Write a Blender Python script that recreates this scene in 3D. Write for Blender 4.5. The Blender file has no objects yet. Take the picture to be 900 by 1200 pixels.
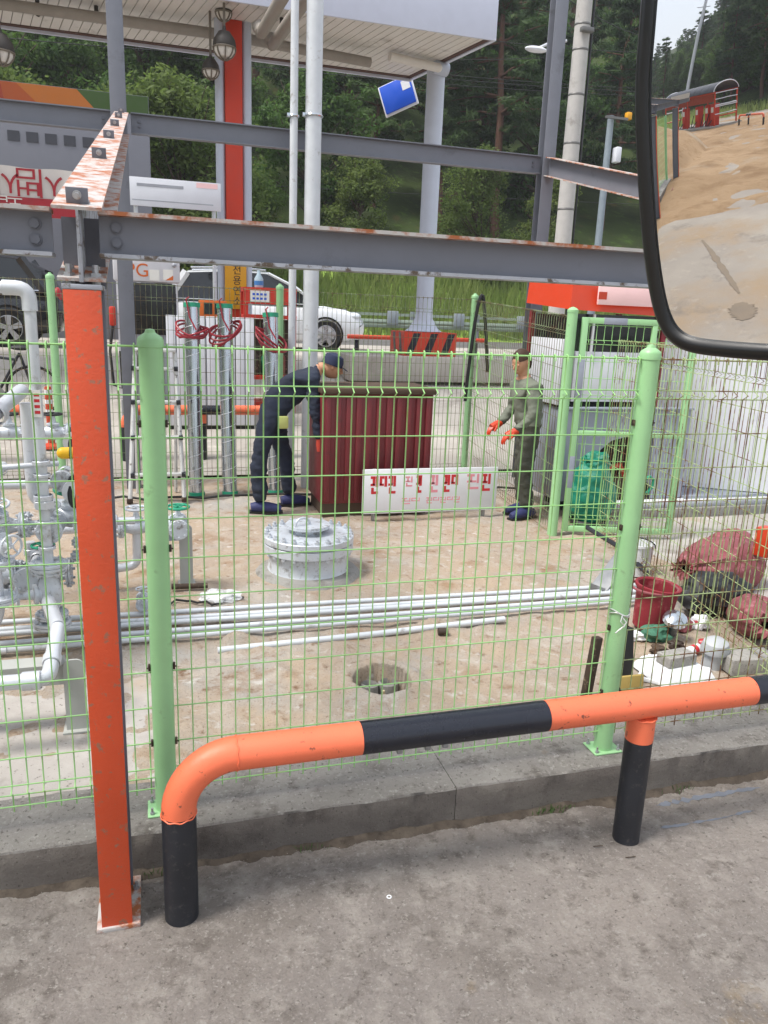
import bpy, bmesh, math, random
import numpy as np
from mathutils import Vector, Matrix, noise
random.seed(7)
rng = np.random.default_rng(11)
rad = math.radians
scene = bpy.context.scene
col = scene.collection

# ---------------------------------------------------------------- camera
# world: X runs along the fence to the right, Y away from the truck, Z up; metres
FPX = 910.0
AZ, PITCH, ROLL = rad(17.0), rad(-14.4), rad(2.3)
CAM = Vector((0, 0, 2.136))
fwd = Vector((math.sin(AZ)*math.cos(PITCH), math.cos(AZ)*math.cos(PITCH), math.sin(PITCH)))
r0 = Vector((math.cos(AZ), -math.sin(AZ), 0)); u0 = r0.cross(fwd)
rgt = r0*math.cos(ROLL) + u0*math.sin(ROLL)
upv = -r0*math.sin(ROLL) + u0*math.cos(ROLL)
cd = bpy.data.cameras.new('camera'); cam = bpy.data.objects.new('camera', cd); col.objects.link(cam)
cd.sensor_fit = 'VERTICAL'; cd.sensor_height = 24.0; cd.sensor_width = 18.0
cd.lens = FPX/1200*24.0
cd.clip_start = 0.02; cd.clip_end = 2000
m = Matrix((rgt, upv, -fwd)).transposed().to_4x4(); m.translation = CAM
cam.matrix_world = m
scene.camera = cam

# ---------------------------------------------------------------- sky, sun, exposure
SUN_EL, SUN_AZ = rad(60), rad(-100)          # azimuth from +Y towards +X
w = bpy.data.worlds.new('World'); scene.world = w; w.use_nodes = True
nt = w.node_tree; nt.nodes.clear()
def wn(t): return nt.nodes.new(t)
out = wn('ShaderNodeOutputWorld'); bg = wn('ShaderNodeBackground'); bg.inputs['Strength'].default_value = 0.095
sky = wn('ShaderNodeTexSky'); sky.sky_type = 'NISHITA'; sky.sun_disc = False
sky.sun_elevation = SUN_EL; sky.sun_rotation = SUN_AZ; sky.air_density = 1.2; sky.dust_density = 3.0; sky.ozone_density = 1.0
tc = wn('ShaderNodeTexCoord'); mp = wn('ShaderNodeMapping'); mp.inputs['Scale'].default_value = (1, 1, 3.0)
ns = wn('ShaderNodeTexNoise'); ns.inputs['Scale'].default_value = 2.2; ns.inputs['Detail'].default_value = 7; ns.inputs['Roughness'].default_value = 0.55
cr = wn('ShaderNodeValToRGB'); cr.color_ramp.elements[0].position = 0.30; cr.color_ramp.elements[1].position = 0.62
cr.color_ramp.elements[0].color = (0.45, 0.45, 0.45, 1)
mx = wn('ShaderNodeMix'); mx.data_type = 'RGBA'; mx.inputs[7].default_value = (6.0, 6.3, 6.9, 1)
nt.links.new(tc.outputs['Generated'], mp.inputs['Vector']); nt.links.new(mp.outputs[0], ns.inputs['Vector'])
nt.links.new(ns.outputs['Fac'], cr.inputs['Fac']); nt.links.new(cr.outputs['Color'], mx.inputs[0])
nt.links.new(sky.outputs['Color'], mx.inputs[6]); nt.links.new(mx.outputs[2], bg.inputs['Color'])
nt.links.new(bg.outputs[0], out.inputs['Surface'])
sd = bpy.data.lights.new('sun', 'SUN'); sd.energy = 2.2; sd.angle = rad(16); sd.color = (1, 0.96, 0.9)
so = bpy.data.objects.new('sun', sd); col.objects.link(so)
sdir = Vector((math.sin(SUN_AZ)*math.cos(SUN_EL), math.cos(SUN_AZ)*math.cos(SUN_EL), math.sin(SUN_EL)))
so.rotation_euler = sdir.to_track_quat('Z', 'Y').to_euler(); so.location = sdir*60
scene.view_settings.view_transform = 'Standard'; scene.view_settings.look = 'None'
scene.view_settings.exposure = 1.15; scene.view_settings.gamma = 1.0; scene.view_settings.use_curve_mapping = False
scene.render.resolution_x = 768; scene.render.resolution_y = 1024
scene.cycles.max_bounces = 8; scene.cycles.transparent_max_bounces = 8

# ---------------------------------------------------------------- survey helpers (photo point -> place at a known distance)
def ray(x, y): return rgt*((x-450)/FPX) - upv*((y-600)/FPX) + fwd
def at(x, y, Y): d = ray(x, y); return CAM + d*(Y/d.y)
def gz(x, y, z): d = ray(x, y); return CAM + d*((z-CAM.z)/d.z)

# ---------------------------------------------------------------- mesh builder
LOC = {}
V = Vector
class MB:
    def __init__(s): s.v = []; s.f = []
    def add(s, vs, fs):
        o = len(s.v); s.v.extend(tuple(p) for p in vs); s.f.extend(tuple(i+o for i in q) for q in fs); return s
    def box(s, c, d, M=None, ch=0.0):
        hx, hy, hz = d[0]/2, d[1]/2, d[2]/2; c = V(c)
        if ch <= 0:
            vs = [V((x, y, z)) for z in (-hz, hz) for y in (-hy, hy) for x in (-hx, hx)]
            fs = [(0,2,3,1),(4,5,7,6),(0,1,5,4),(2,6,7,3),(0,4,6,2),(1,3,7,5)]
        else:
            ch = min(ch, hx*.9, hy*.9, hz*.9)
            bm = bmesh.new(); bmesh.ops.create_cube(bm, size=1, matrix=Matrix.Diagonal((d[0], d[1], d[2], 1)))
            bmesh.ops.bevel(bm, geom=bm.edges[:], offset=ch, segments=2, affect='EDGES', profile=0.5)
            bm.verts.ensure_lookup_table(); vs = [v.co.copy() for v in bm.verts]; fs = [tuple(v.index for v in f.verts) for f in bm.faces]; bm.free()
        if M is not None: vs = [M @ p for p in vs]
        return s.add([p+c for p in vs], fs)
    def bb(s, a, b, ch=0.0):
        a, b = V(a), V(b); return s.box((a+b)/2, [abs(b[i]-a[i]) for i in range(3)], None, ch)
    def cyl(s, p0, p1, r0, r1=None, n=16, caps=True):
        p0, p1 = V(p0), V(p1); r1 = r0 if r1 is None else r1
        a = (p1-p0).normalized(); t = a.orthogonal().normalized(); b = a.cross(t); vs = []; fs = []
        for p, r in ((p0, r0), (p1, r1)):
            for i in range(n):
                q = 2*math.pi*i/n; vs.append(p+(t*math.cos(q)+b*math.sin(q))*r)
        for i in range(n): j = (i+1) % n; fs.append((i, j, n+j, n+i))
        if caps: fs.append(tuple(range(n-1, -1, -1))); fs.append(tuple(range(n, 2*n)))
        return s.add(vs, fs)
    def tube(s, path, r, n=8, caps=True, closed=False):
        path = [V(p) for p in path]; m_ = len(path); rs = r if hasattr(r, '__len__') else [r]*m_
        vs = []; fs = []; t = None
        for k in range(m_):
            if closed: a = path[(k+1) % m_]-path[k-1]
            else: a = path[min(k+1, m_-1)]-path[max(k-1, 0)]
            if a.length < 1e-9: a = V((0, 0, 1))
            a.normalize()
            t = a.orthogonal().normalized() if t is None else (t-a*t.dot(a)).normalized()
            b = a.cross(t)
            for i in range(n): q = 2*math.pi*i/n; vs.append(path[k]+(t*math.cos(q)+b*math.sin(q))*rs[k])
        for k in range(m_ if closed else m_-1):
            k2 = (k+1) % m_
            for i in range(n): j = (i+1) % n; fs.append((k*n+i, k*n+j, k2*n+j, k2*n+i))
        if caps and not closed: fs.append(tuple(range(n-1, -1, -1))); fs.append(tuple((m_-1)*n+i for i in range(n)))
        return s.add(vs, fs)
    def lathe(s, prof, o, axis=(0, 0, 1), n=24):
        o, a = V(o), V(axis).normalized(); t = a.orthogonal().normalized(); b = a.cross(t); vs = []; fs = []
        for r, z in prof:
            for i in range(n): q = 2*math.pi*i/n; vs.append(o+a*z+(t*math.cos(q)+b*math.sin(q))*max(r, 1e-4))
        for k in range(len(prof)-1):
            for i in range(n): j = (i+1) % n; fs.append((k*n+i, k*n+j, (k+1)*n+j, (k+1)*n+i))
        return s.add(vs, fs)
    def prism(s, poly, vec):
        poly = [V(p) for p in poly]; vec = V(vec); n = len(poly)
        fs = [tuple(range(n-1, -1, -1)), tuple(range(n, 2*n))]+[(i, (i+1) % n, n+(i+1) % n, n+i) for i in range(n)]
        return s.add(poly+[p+vec for p in poly], fs)
    def sph(s, c, r, n=16, k=10, sc=(1, 1, 1)):
        c = V(c); vs = []; fs = []
        for j in range(k+1):
            th = math.pi*j/k
            for i in range(n):
                q = 2*math.pi*i/n; vs.append(c+V((r*sc[0]*math.sin(th)*math.cos(q), r*sc[1]*math.sin(th)*math.sin(q), r*sc[2]*math.cos(th))))
        for j in range(k):
            for i in range(n): i2 = (i+1) % n; fs.append((j*n+i, (j+1)*n+i, (j+1)*n+i2, j*n+i2))
        return s.add(vs, fs)
    def build(s, name, mat, parent=None, loc=None, sharp=35):
        o0 = V(LOC[parent.as_pointer()]) if parent is not None else V(loc if loc is not None else (0, 0, 0))
        me = bpy.data.meshes.new(name); me.from_pydata([tuple(V(p)-o0) for p in s.v], [], s.f); me.validate(); me.update()
        bm = bmesh.new(); bm.from_mesh(me); bmesh.ops.remove_doubles(bm, verts=bm.verts, dist=1e-6)
        bmesh.ops.recalc_face_normals(bm, faces=bm.faces); bm.to_mesh(me); bm.free()
        me.polygons.foreach_set('use_smooth', [True]*len(me.polygons)); me.set_sharp_from_angle(angle=rad(sharp))
        me.materials.append(M[mat] if isinstance(mat, str) else mat)
        o = bpy.data.objects.new(name, me); col.objects.link(o)
        if parent is not None: o.parent = parent
        else: o.location = o0
        LOC[o.as_pointer()] = tuple(o0); return o
def tag(o, label, cat, group=None, kind=None):
    o['label'] = label; o['category'] = cat
    if group: o['group'] = group
    if kind: o['kind'] = kind
    return o
def struct(o): o['kind'] = 'structure'; return o
def stuff(o, label=None, cat=None):
    o['kind'] = 'stuff'
    if label: o['label'] = label; o['category'] = cat
    return o
def thing(name, label, cat, loc=(0, 0, 0), group=None):
    o = bpy.data.objects.new(name, None); col.objects.link(o); o.location = loc; o.empty_display_size = .1
    LOC[o.as_pointer()] = tuple(loc); return tag(o, label, cat, group)
def raw(name, vs, fs, mat, parent=None, smooth=True):
    me = bpy.data.meshes.new(name); me.from_pydata(vs, [], fs); me.update()
    if smooth: me.polygons.foreach_set('use_smooth', [True]*len(me.polygons))
    me.materials.append(M[mat] if isinstance(mat, str) else mat)
    o = bpy.data.objects.new(name, me); col.objects.link(o); o.parent = parent; LOC[o.as_pointer()] = (0, 0, 0); return o
def copy_tree(o, parent=None):
    c = o.copy(); col.objects.link(c); c.parent = parent
    for ch in list(o.children): copy_tree(ch, c)
    return c
def place(o, loc, rz=0, label=None, sc=None):
    o.location = loc; o.rotation_euler = (0, 0, rz)
    if label: o['label'] = label
    if sc: o.scale = sc if hasattr(sc, '__len__') else (sc,)*3
    return o
def text(body, size, pos, right, up, mat, parent, depth=0.002, align='CENTER'):
    cu = bpy.data.curves.new('lettering', 'FONT'); cu.body = body; cu.size = size; cu.align_x = align; cu.align_y = 'CENTER'; cu.extrude = depth; cu.resolution_u = 4
    to = bpy.data.objects.new('lettering', cu); col.objects.link(to)
    dg = bpy.context.evaluated_depsgraph_get(); me = bpy.data.meshes.new_from_object(to.evaluated_get(dg))
    bpy.data.objects.remove(to); bpy.data.curves.remove(cu)
    right = V(right).normalized(); up = V(up).normalized(); nrm = right.cross(up)
    Mx = Matrix((right, up, nrm)).transposed().to_4x4(); Mx.translation = V(pos)-V(LOC[parent.as_pointer()])
    me.transform(Mx); me.materials.clear(); me.materials.append(M[mat])
    o = bpy.data.objects.new('lettering', me); col.objects.link(o); o.parent = parent; LOC[o.as_pointer()] = LOC[parent.as_pointer()]; return o
def arc(c, r, a0, a1, ex, ey, n=8):
    ex, ey, c = V(ex), V(ey), V(c)
    return [c+ex*(r*math.cos(a0+(a1-a0)*i/n))+ey*(r*math.sin(a0+(a1-a0)*i/n)) for i in range(n+1)]

# ---------------------------------------------------------------- materials
M = {}
def lin(h):
    h = h.lstrip('#'); c = [int(h[i:i+2], 16)/255 for i in (0, 2, 4)]
    return tuple(x/12.92 if x <= .04045 else ((x+.055)/1.055)**2.4 for x in c)
def mat(name, c, rough=.6, metal=0., var=.12, scale=6., c2=None, c2amt=(.55, .75), c2scale=4., bump=0., bscale=60., coat=0., spec=.5, detail=6, coord='Object', dist=.01, rvar=.12):
    """base colour with fine tonal variation, optional second colour in patches (rust, dirt, wear) and relief"""
    m_ = bpy.data.materials.new(name); m_.use_nodes = True; t = m_.node_tree; n = t.nodes; b = n['Principled BSDF']; L = t.links.new
    c = lin(c) if isinstance(c, str) else c
    b.inputs['Metallic'].default_value = metal; b.inputs['Specular IOR Level'].default_value = spec; b.inputs['Coat Weight'].default_value = coat
    tcn = n.new('ShaderNodeTexCoord'); src = tcn.outputs['Object' if coord == 'World' else coord]
    if coord == 'World': src = n.new('ShaderNodeNewGeometry').outputs['Position']
    nz = n.new('ShaderNodeTexNoise'); nz.inputs['Scale'].default_value = scale; nz.inputs['Detail'].default_value = detail; nz.inputs['Roughness'].default_value = .6; L(src, nz.inputs['Vector'])
    mr = n.new('ShaderNodeMapRange'); mr.inputs[1].default_value = .25; mr.inputs[2].default_value = .75; mr.inputs[3].default_value = 1-var; mr.inputs[4].default_value = 1+var; L(nz.outputs['Fac'], mr.inputs[0])
    mu = n.new('ShaderNodeVectorMath'); mu.operation = 'SCALE'; mu.inputs[0].default_value = c; L(mr.outputs[0], mu.inputs['Scale']); cur = mu.outputs[0]
    if c2 is not None:
        c2 = lin(c2) if isinstance(c2, str) else c2
        n2 = n.new('ShaderNodeTexNoise'); n2.inputs['Scale'].default_value = c2scale; n2.inputs['Detail'].default_value = 9; n2.inputs['Roughness'].default_value = .68; L(src, n2.inputs['Vector'])
        rp = n.new('ShaderNodeMapRange'); rp.inputs[1].default_value = c2amt[0]; rp.inputs[2].default_value = c2amt[1]; L(n2.outputs['Fac'], rp.inputs[0])
        mi = n.new('ShaderNodeMix'); mi.data_type = 'RGBA'; L(rp.outputs[0], mi.inputs[0]); L(cur, mi.inputs[6]); mi.inputs[7].default_value = (*c2, 1); cur = mi.outputs[2]
    L(cur, b.inputs['Base Color'])
    rr = n.new('ShaderNodeMapRange'); rr.inputs[1].default_value = .3; rr.inputs[2].default_value = .7; rr.inputs[3].default_value = max(.02, rough-rvar); rr.inputs[4].default_value = min(1, rough+rvar); L(nz.outputs['Fac'], rr.inputs[0]); L(rr.outputs[0], b.inputs['Roughness'])
    if bump > 0:
        n3 = n.new('ShaderNodeTexNoise'); n3.inputs['Scale'].default_value = bscale; n3.inputs['Detail'].default_value = 8; n3.inputs['Roughness'].default_value = .65; L(src, n3.inputs['Vector'])
        bp = n.new('ShaderNodeBump'); bp.inputs['Strength'].default_value = bump; bp.inputs['Distance'].default_value = dist; L(n3.outputs['Fac'], bp.inputs['Height']); L(bp.outputs[0], b.inputs['Normal'])
    M[name] = m_; return m_
def layered(name, layers, rough=.9, bumps=((40, .5, .01),), spec=.3):
    """layers: (colour, scale, lo, hi, detail): each laid over the last where its own noise is high"""
    m_ = bpy.data.materials.new(name); m_.use_nodes = True; t = m_.node_tree; n = t.nodes; b = n['Principled BSDF']; L = t.links.new
    pos = n.new('ShaderNodeNewGeometry').outputs['Position']; cur = None; b.inputs['Roughness'].default_value = rough; b.inputs['Specular IOR Level'].default_value = spec
    for i, (c, sc, lo, hi, de) in enumerate(layers):
        c = lin(c) if isinstance(c, str) else c
        if cur is None:
            rgb = n.new('ShaderNodeRGB'); rgb.outputs[0].default_value = (*c, 1); cur = rgb.outputs[0]; continue
        mpn = n.new('ShaderNodeMapping'); mpn.inputs['Location'].default_value = (i*7.3, i*3.1, i*1.7); L(pos, mpn.inputs['Vector'])
        nz = n.new('ShaderNodeTexNoise'); nz.inputs['Scale'].default_value = sc; nz.inputs['Detail'].default_value = de; nz.inputs['Roughness'].default_value = .65; L(mpn.outputs[0], nz.inputs['Vector'])
        rp = n.new('ShaderNodeMapRange'); rp.inputs[1].default_value = lo; rp.inputs[2].default_value = hi; L(nz.outputs['Fac'], rp.inputs[0])
        mi = n.new('ShaderNodeMix'); mi.data_type = 'RGBA'; L(rp.outputs[0], mi.inputs[0]); L(cur, mi.inputs[6]); mi.inputs[7].default_value = (*c, 1); cur = mi.outputs[2]
    L(cur, b.inputs['Base Color']); prev = None
    for sc, st, di in bumps:
        nz = n.new('ShaderNodeTexNoise'); nz.inputs['Scale'].default_value = sc; nz.inputs['Detail'].default_value = 8; nz.inputs['Roughness'].default_value = .7; L(pos, nz.inputs['Vector'])
        bp = n.new('ShaderNodeBump'); bp.inputs['Strength'].default_value = st; bp.inputs['Distance'].default_value = di; L(nz.outputs['Fac'], bp.inputs['Height'])
        if prev: L(prev, bp.inputs['Normal'])
        prev = bp.outputs[0]
    if prev: L(prev, b.inputs['Normal'])
    M[name] = m_; return m_
def leafmat(name, ca, cb, trans=.35, rough=.55):
    m_ = bpy.data.materials.new(name); m_.use_nodes = True; t = m_.node_tree; n = t.nodes; b = n['Principled BSDF']; L = t.links.new
    oi = n.new('ShaderNodeObjectInfo'); tcn = n.new('ShaderNodeTexCoord')
    nz = n.new('ShaderNodeTexNoise'); nz.inputs['Scale'].default_value = 1.1; nz.inputs['Detail'].default_value = 5; L(tcn.outputs['Object'], nz.inputs['Vector'])
    ad = n.new('ShaderNodeMath'); ad.operation = 'MULTIPLY_ADD'; L(oi.outputs['Random'], ad.inputs[0]); ad.inputs[1].default_value = .55; L(nz.outputs['Fac'], ad.inputs[2])
    rp = n.new('ShaderNodeMapRange'); rp.inputs[1].default_value = .4; rp.inputs[2].default_value = 1.1; L(ad.outputs[0], rp.inputs[0])
    mi = n.new('ShaderNodeMix'); mi.data_type = 'RGBA'; L(rp.outputs[0], mi.inputs[0]); mi.inputs[6].default_value = (*ca, 1); mi.inputs[7].default_value = (*cb, 1)
    L(mi.outputs[2], b.inputs['Base Color']); b.inputs['Roughness'].default_value = rough; b.inputs['Specular IOR Level'].default_value = .25
    tr = n.new('ShaderNodeBsdfTranslucent'); L(mi.outputs[2], tr.inputs['Color']); ms = n.new('ShaderNodeMixShader'); ms.inputs[0].default_value = trans
    L(b.outputs[0], ms.inputs[1]); L(tr.outputs[0], ms.inputs[2]); L(ms.outputs[0], n['Material Output'].inputs['Surface']); M[name] = m_; return m_

layered('concrete', [('#928a84',0,0,0,0), ('#a0978f',1.1,.40,.66,9), ('#827a73',1.9,.48,.68,9), ('#aba39b',8,.50,.68,10), ('#736b64',13,.54,.70,10), ('#a08a68',1.6,.62,.76,6), ('#aba49d',42,.57,.68,6), ('#615a53',52,.59,.70,6), ('#b3ada6',110,.60,.70,4), ('#575d66',.9,.71,.77,4)], .95, ((220,1.0,.004),(60,1.0,.014),(20,1.0,.03)))
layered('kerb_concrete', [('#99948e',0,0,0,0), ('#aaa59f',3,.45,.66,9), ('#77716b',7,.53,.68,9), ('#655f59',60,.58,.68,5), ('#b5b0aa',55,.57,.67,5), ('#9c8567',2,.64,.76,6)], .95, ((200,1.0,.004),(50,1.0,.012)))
layered('kerb_face_shaded', [('#6c6660',0,0,0,0), ('#7d776f',3,.45,.66,9), ('#544e49',5,.52,.7,8), ('#433e3a',90,.60,.70,4), ('#8a847c',80,.62,.74,3)], .95, ((160,.7,.006),(34,.7,.012)))  # kerb front: dirt splash plus the shade of that side, mixed into the colour
layered('damp_soil', [('#4b433b',0,0,0,0), ('#5f564c',9,.45,.66,8), ('#3a332c',30,.52,.7,6), ('#6d7048',6,.66,.76,6)], 1, ((120,.7,.006),))
layered('yard_sand', [('#a99a8a',0,0,0,0), ('#b5a18a',1.1,.40,.66,9), ('#a8a39c',0.9,.48,.62,8), ('#93765a',2.3,.54,.70,10), ('#b8ada0',5,.52,.68,10), ('#7a5f46',9,.58,.70,10), ('#c6c1ba',11,.58,.70,10), ('#6f5842',90,.60,.70,4)], .95, ((140,1.0,.006),(30,1.0,.016),(9,.8,.03)))
layered('yard_concrete', [('#a39d97',0,0,0,0), ('#b5b0aa',2,.45,.66,9), ('#847d76',4,.55,.72,8), ('#a8937b',1.2,.55,.72,8), ('#5f5a55',40,.62,.72,4)], .95, ((110,.5,.005),(18,.5,.012)))
layered('forecourt', [('#9d978f',0,0,0,0), ('#b2aca3',.6,.42,.66,9), ('#827c75',1.5,.55,.75,8), ('#c2bcb2',5,.6,.75,6)], .93, ((60,.4,.01),))
layered('sand', [('#957a5c',0,0,0,0), ('#a68b6c',.35,.4,.62,8), ('#83674a',.7,.52,.68,9), ('#a2937f',.28,.56,.68,8), ('#8a6c4c',3,.55,.72,8)], .97, ((30,.5,.02),(4,.6,.08)))
layered('apron', [('#948b81',0,0,0,0), ('#a0978b',.5,.42,.66,9), ('#9c866c',.32,.48,.64,9), ('#7d746b',1.4,.56,.72,8), ('#a99f92',4,.58,.75,7), ('#5f564d',.8,.68,.76,6)], .93, ((60,.4,.008),(8,.4,.02)))
layered('soil', [('#3c4a22',0,0,0,0), ('#2b3418',.3,.42,.66,8), ('#5a4a30',.8,.58,.74,8), ('#4c6427',2,.55,.72,8)], 1, ((6,.6,.1),))
layered('bank_soil', [('#8fab50',0,0,0,0), ('#76963f',.6,.42,.66,8), ('#a5b163',2,.56,.74,8)], 1, ((10,.6,.08),))
layered('asphalt', [('#5d5b59',0,0,0,0), ('#6a6866',1,.45,.66,8), ('#4a4846',20,.58,.72,4)], .95, ((80,.4,.006),))
mat('orange_paint', '#c74a24', .5, c2='#97634c', c2amt=(.58,.63), c2scale=28, var=.10, scale=3, bump=.45, bscale=70, dist=.004)
mat('grey_steel', '#6d7079', .5, c2='#585a60', c2amt=(.58,.72), c2scale=3, var=.09, bump=.12, bscale=40, dist=.003)
mat('rusty_steel', '#b4b0ac', .7, c2='#9c5a33', c2amt=(.45,.58), c2scale=12, var=.12, bump=.3, bscale=80, dist=.003)
mat('chipped_paint', '#9ea2aa', .65, c2='#54483d', c2amt=(.52,.60), c2scale=22, var=.15, bump=.3, bscale=80, dist=.003)
mat('bolt_zinc', '#a9abae', .42, metal=.5, c2='#80502e', c2amt=(.55,.7), c2scale=30)
mat('bolt_grey', '#62656e', .5, var=.08)
mat('rail_orange', '#e4704c', .45, var=.10, scale=4, c2='#7a4433', c2amt=(.615,.66), c2scale=26, bump=.3, bscale=50, dist=.004)
mat('rail_black', '#171a24', .26, var=.12, c2='#3b3b3c', c2amt=(.66,.8), c2scale=60, bump=.1, bscale=40, dist=.003)
mat('rail_black_scuffed', '#1f2127', .5, var=.2, c2='#4c4946', c2amt=(.56,.78), c2scale=45, bump=.15, bscale=60, dist=.003)
mat('fence_green', '#96c58f', .42, var=.08, c2='#7d9a72', c2amt=(.60,.74), c2scale=12, bump=.12, bscale=50, dist=.003)
mat('wire_green', '#98cb80', .45, var=.08, c2='#9aa562', c2amt=(.58,.7), c2scale=3, coord='World')
mat('wire_rusty', '#a3b580', .6, var=.1, c2='#6b4a2c', c2amt=(.48,.56), c2scale=6, coord='World')
mat('wire_rear', '#7d8c66', .6, var=.1, c2='#63533a', c2amt=(.46,.56), c2scale=4, coord='World')
mat('pipe_silver', '#cbced3', .38, metal=.35, var=.08, c2='#9a9da1', c2amt=(.58,.72), c2scale=7)
mat('pipe_white', '#c6cace', .42, metal=.1, var=.10, c2='#8f8a82', c2amt=(.60,.74), c2scale=9)
mat('valve_grey', '#c3c8ce', .42, metal=.2, var=.14, c2='#7d7a74', c2amt=(.54,.68), c2scale=18, bump=.25, bscale=60, dist=.004)
mat('stand_grey', '#a3a49f', .6, var=.06)
mat('galv', '#bcc3c9', .16, metal=.9, var=.04, scale=6, rvar=.05)
mat('green_cap', '#1f8f6d', .5); mat('yellow_plastic', '#e8b417', .4, var=.05); mat('black_rubber', '#17181a', .55); mat('dark_plastic', '#1c1f26', .4)
mat('red_cable', '#8c1a26', .45); mat('alu', '#c9cac8', .45, metal=.3, var=.1, c2='#6f6a63', c2amt=(.57,.66), c2scale=20)
mat('navy_cloth', '#1d2536', .85, var=.15, bump=.3, bscale=18, dist=.02); mat('navy_shoe', '#2a2f5c', .7); mat('skin', '#b98a6c', .6); mat('cap_cloth', '#222a44', .85); mat('glove_red', '#b8402e', .8); mat('pouch', '#aeb36a', .7)
mat('olive_cloth', '#6c7164', .85, var=.15, bump=.4, bscale=16, dist=.03); mat('dark_olive', '#44463c', .85, var=.15, bump=.4, bscale=16, dist=.03); mat('hair_brown', '#3a2619', .8)
mat('blue_stain', '#6c7078', .85, var=.15)
mat('stain', '#7d6f5f', .9, var=.15)
mat('maroon', '#6d2226', .5, var=.1, c2='#4d2723', c2amt=(.6,.75), c2scale=4); mat('brown_dirty', '#4a3a2c', .8)
mat('white_sheet', '#dcdde0', .5, var=.04); mat('print_red', '#c2272f', .6); mat('print_pink', '#dd8f99', .6)
mat('hole_concrete', '#8f8d88', .9, bump=.4, bscale=60, c2='#5f5a52', c2amt=(.5,.7), c2scale=6)
mat('stick', '#b7a988', .8); mat('dull_steel', '#8f9091', .4, metal=.6, var=.15, c2='#6e5a45', c2amt=(.6,.75), c2scale=9)
mat('red_rubber', '#7e1c27', .7, var=.15, c2='#a85d60', c2amt=(.55,.72), c2scale=12, bump=.25, bscale=30)
mat('sack_pink', '#84464b', .75, var=.25, c2='#b98288', c2amt=(.55,.75), c2scale=14, bump=.4, bscale=22, dist=.02)
mat('cement_block', '#93908b', .95, var=.2, scale=40, c2='#5f5c58', c2amt=(.56,.68), c2scale=60, bump=.7, bscale=120, dist=.006)
mat('white_plastic', '#d9dbdd', .4, var=.05); mat('grey_plastic', '#a9acaf', .45, var=.06); mat('cardboard', '#a58d4e', .85); mat('dark_brown', '#37291f', .7, var=.3, c2='#8a7b63', c2amt=(.56,.66), c2scale=18); mat('green_net', '#3f6f58', .8); mat('red_can', '#a5242a', .4)
mat('bag_green', '#0f7f66', .45, var=.12, bump=.35, bscale=9, dist=.04); mat('hose_black', '#1d1c1c', .5)
mat('kiosk_orange', '#c03a17', .45, var=.05); mat('sign_pink', '#f3c9c8', .4, var=.03); mat('glass_dark', '#1a1f20', .12, var=.1, spec=.6); mat('white_panel', '#d6d8de', .45, var=.04, c2='#b9bcc4', c2amt=(.62,.8), c2scale=2); mat('grey_panel', '#9096a3', .5, var=.06, c2='#7c818c', c2amt=(.6,.75), c2scale=3); mat('black_void', '#0d0d0e', .8)
mat('disp_white', '#cfcfd4', .4, var=.04); mat('disp_black', '#131414', .3); mat('disp_grey', '#9c9fa6', .5); mat('lpg_orange', '#c8601b', .5); mat('ink_black', '#222222', .6); mat('paper', '#dedcd6', .7, var=.04)
mat('soffit', '#d2cdc6', .5, var=.05, c2='#8f857a', c2amt=(.58,.75), c2scale=1.6); mat('soffit_edge', '#4c342b', .8, var=.2); mat('fascia', '#c9cddd', .45, var=.04); mat('pillar_grey', '#b6bcc9', .5, var=.05); mat('pillar_orange', '#c23414', .5, var=.05); mat('pipe_dirty', '#8d867d', .6, var=.12)
mat('lamp_cage', '#6b6357', .6); mat('lamp_dark', '#35302b', .6)
mat('sign_yellow', '#d79a17', .45, var=.05); mat('red_steel', '#c0301d', .5, var=.1); mat('bottle', '#9fb3bd', .25); mat('bottle_blue', '#3c78b5', .4)
mat('car_white', '#d3d6d9', .22, var=.02, coat=.6); mat('car_black', '#0d0f12', .2, var=.05, coat=.6); mat('car_glass', '#12171a', .06, var=.05, spec=.7); mat('tyre', '#191919', .85); mat('rim', '#a9aaac', .3, metal=.7); mat('chrome', '#d0d2d6', .15, metal=.9); mat('headlight', '#c9d0d6', .15); mat('wheel_well', '#0a0a0a', .9)
mat('sign_amber', '#a85e12', .6, var=.04); mat('sign_red', '#8a2c0c', .6, var=.05); mat('sign_rust', '#9a4408', .6, var=.05); mat('sign_green', '#2f4a0c', .6, var=.05); mat('sign_grey', '#73747c', .55, var=.05); mat('sign_dark', '#3c3d44', .5)
mat('banner_white', '#c9c3bd', .75, var=.04); mat('banner_red', '#96202b', .7); mat('sign_blue', '#0d4fc4', .45, var=.04)
mat('pole_concrete', '#aeaba7', .9, var=.1, c2='#7e7a74', c2amt=(.56,.75), c2scale=3, bump=.2, bscale=30); mat('cable', '#20211f', .7); mat('metal_band', '#6d6c6a', .5, metal=.4); mat('transformer', '#7f8a92', .5)
mat('guard_steel', '#93a08f', .5, metal=.3, var=.08); mat('guard_post', '#8b9397', .5)
mat('mirror_frame', '#060709', .38, var=.05, bump=.08, bscale=300, dist=.001)
mat('bark', '#4a3c30', .95, var=.25, bump=.5, bscale=12, dist=.03); mat('bark_red', '#5d4032', .95, var=.25, bump=.5, bscale=12, dist=.03)
leafmat('pine_needles', (.044, .088, .032), (.105, .165, .056), .5)
leafmat('dark_leaf', (.058, .125, .028), (.130, .205, .050), .55)
leafmat('bright_leaf', (.075, .140, .028), (.170, .220, .058), .55)
leafmat('grass_blade', (.190, .310, .060), (.340, .400, .140), .6)
leafmat('weed', (.05, .12, .03), (.09, .17, .04), .3)
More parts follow.
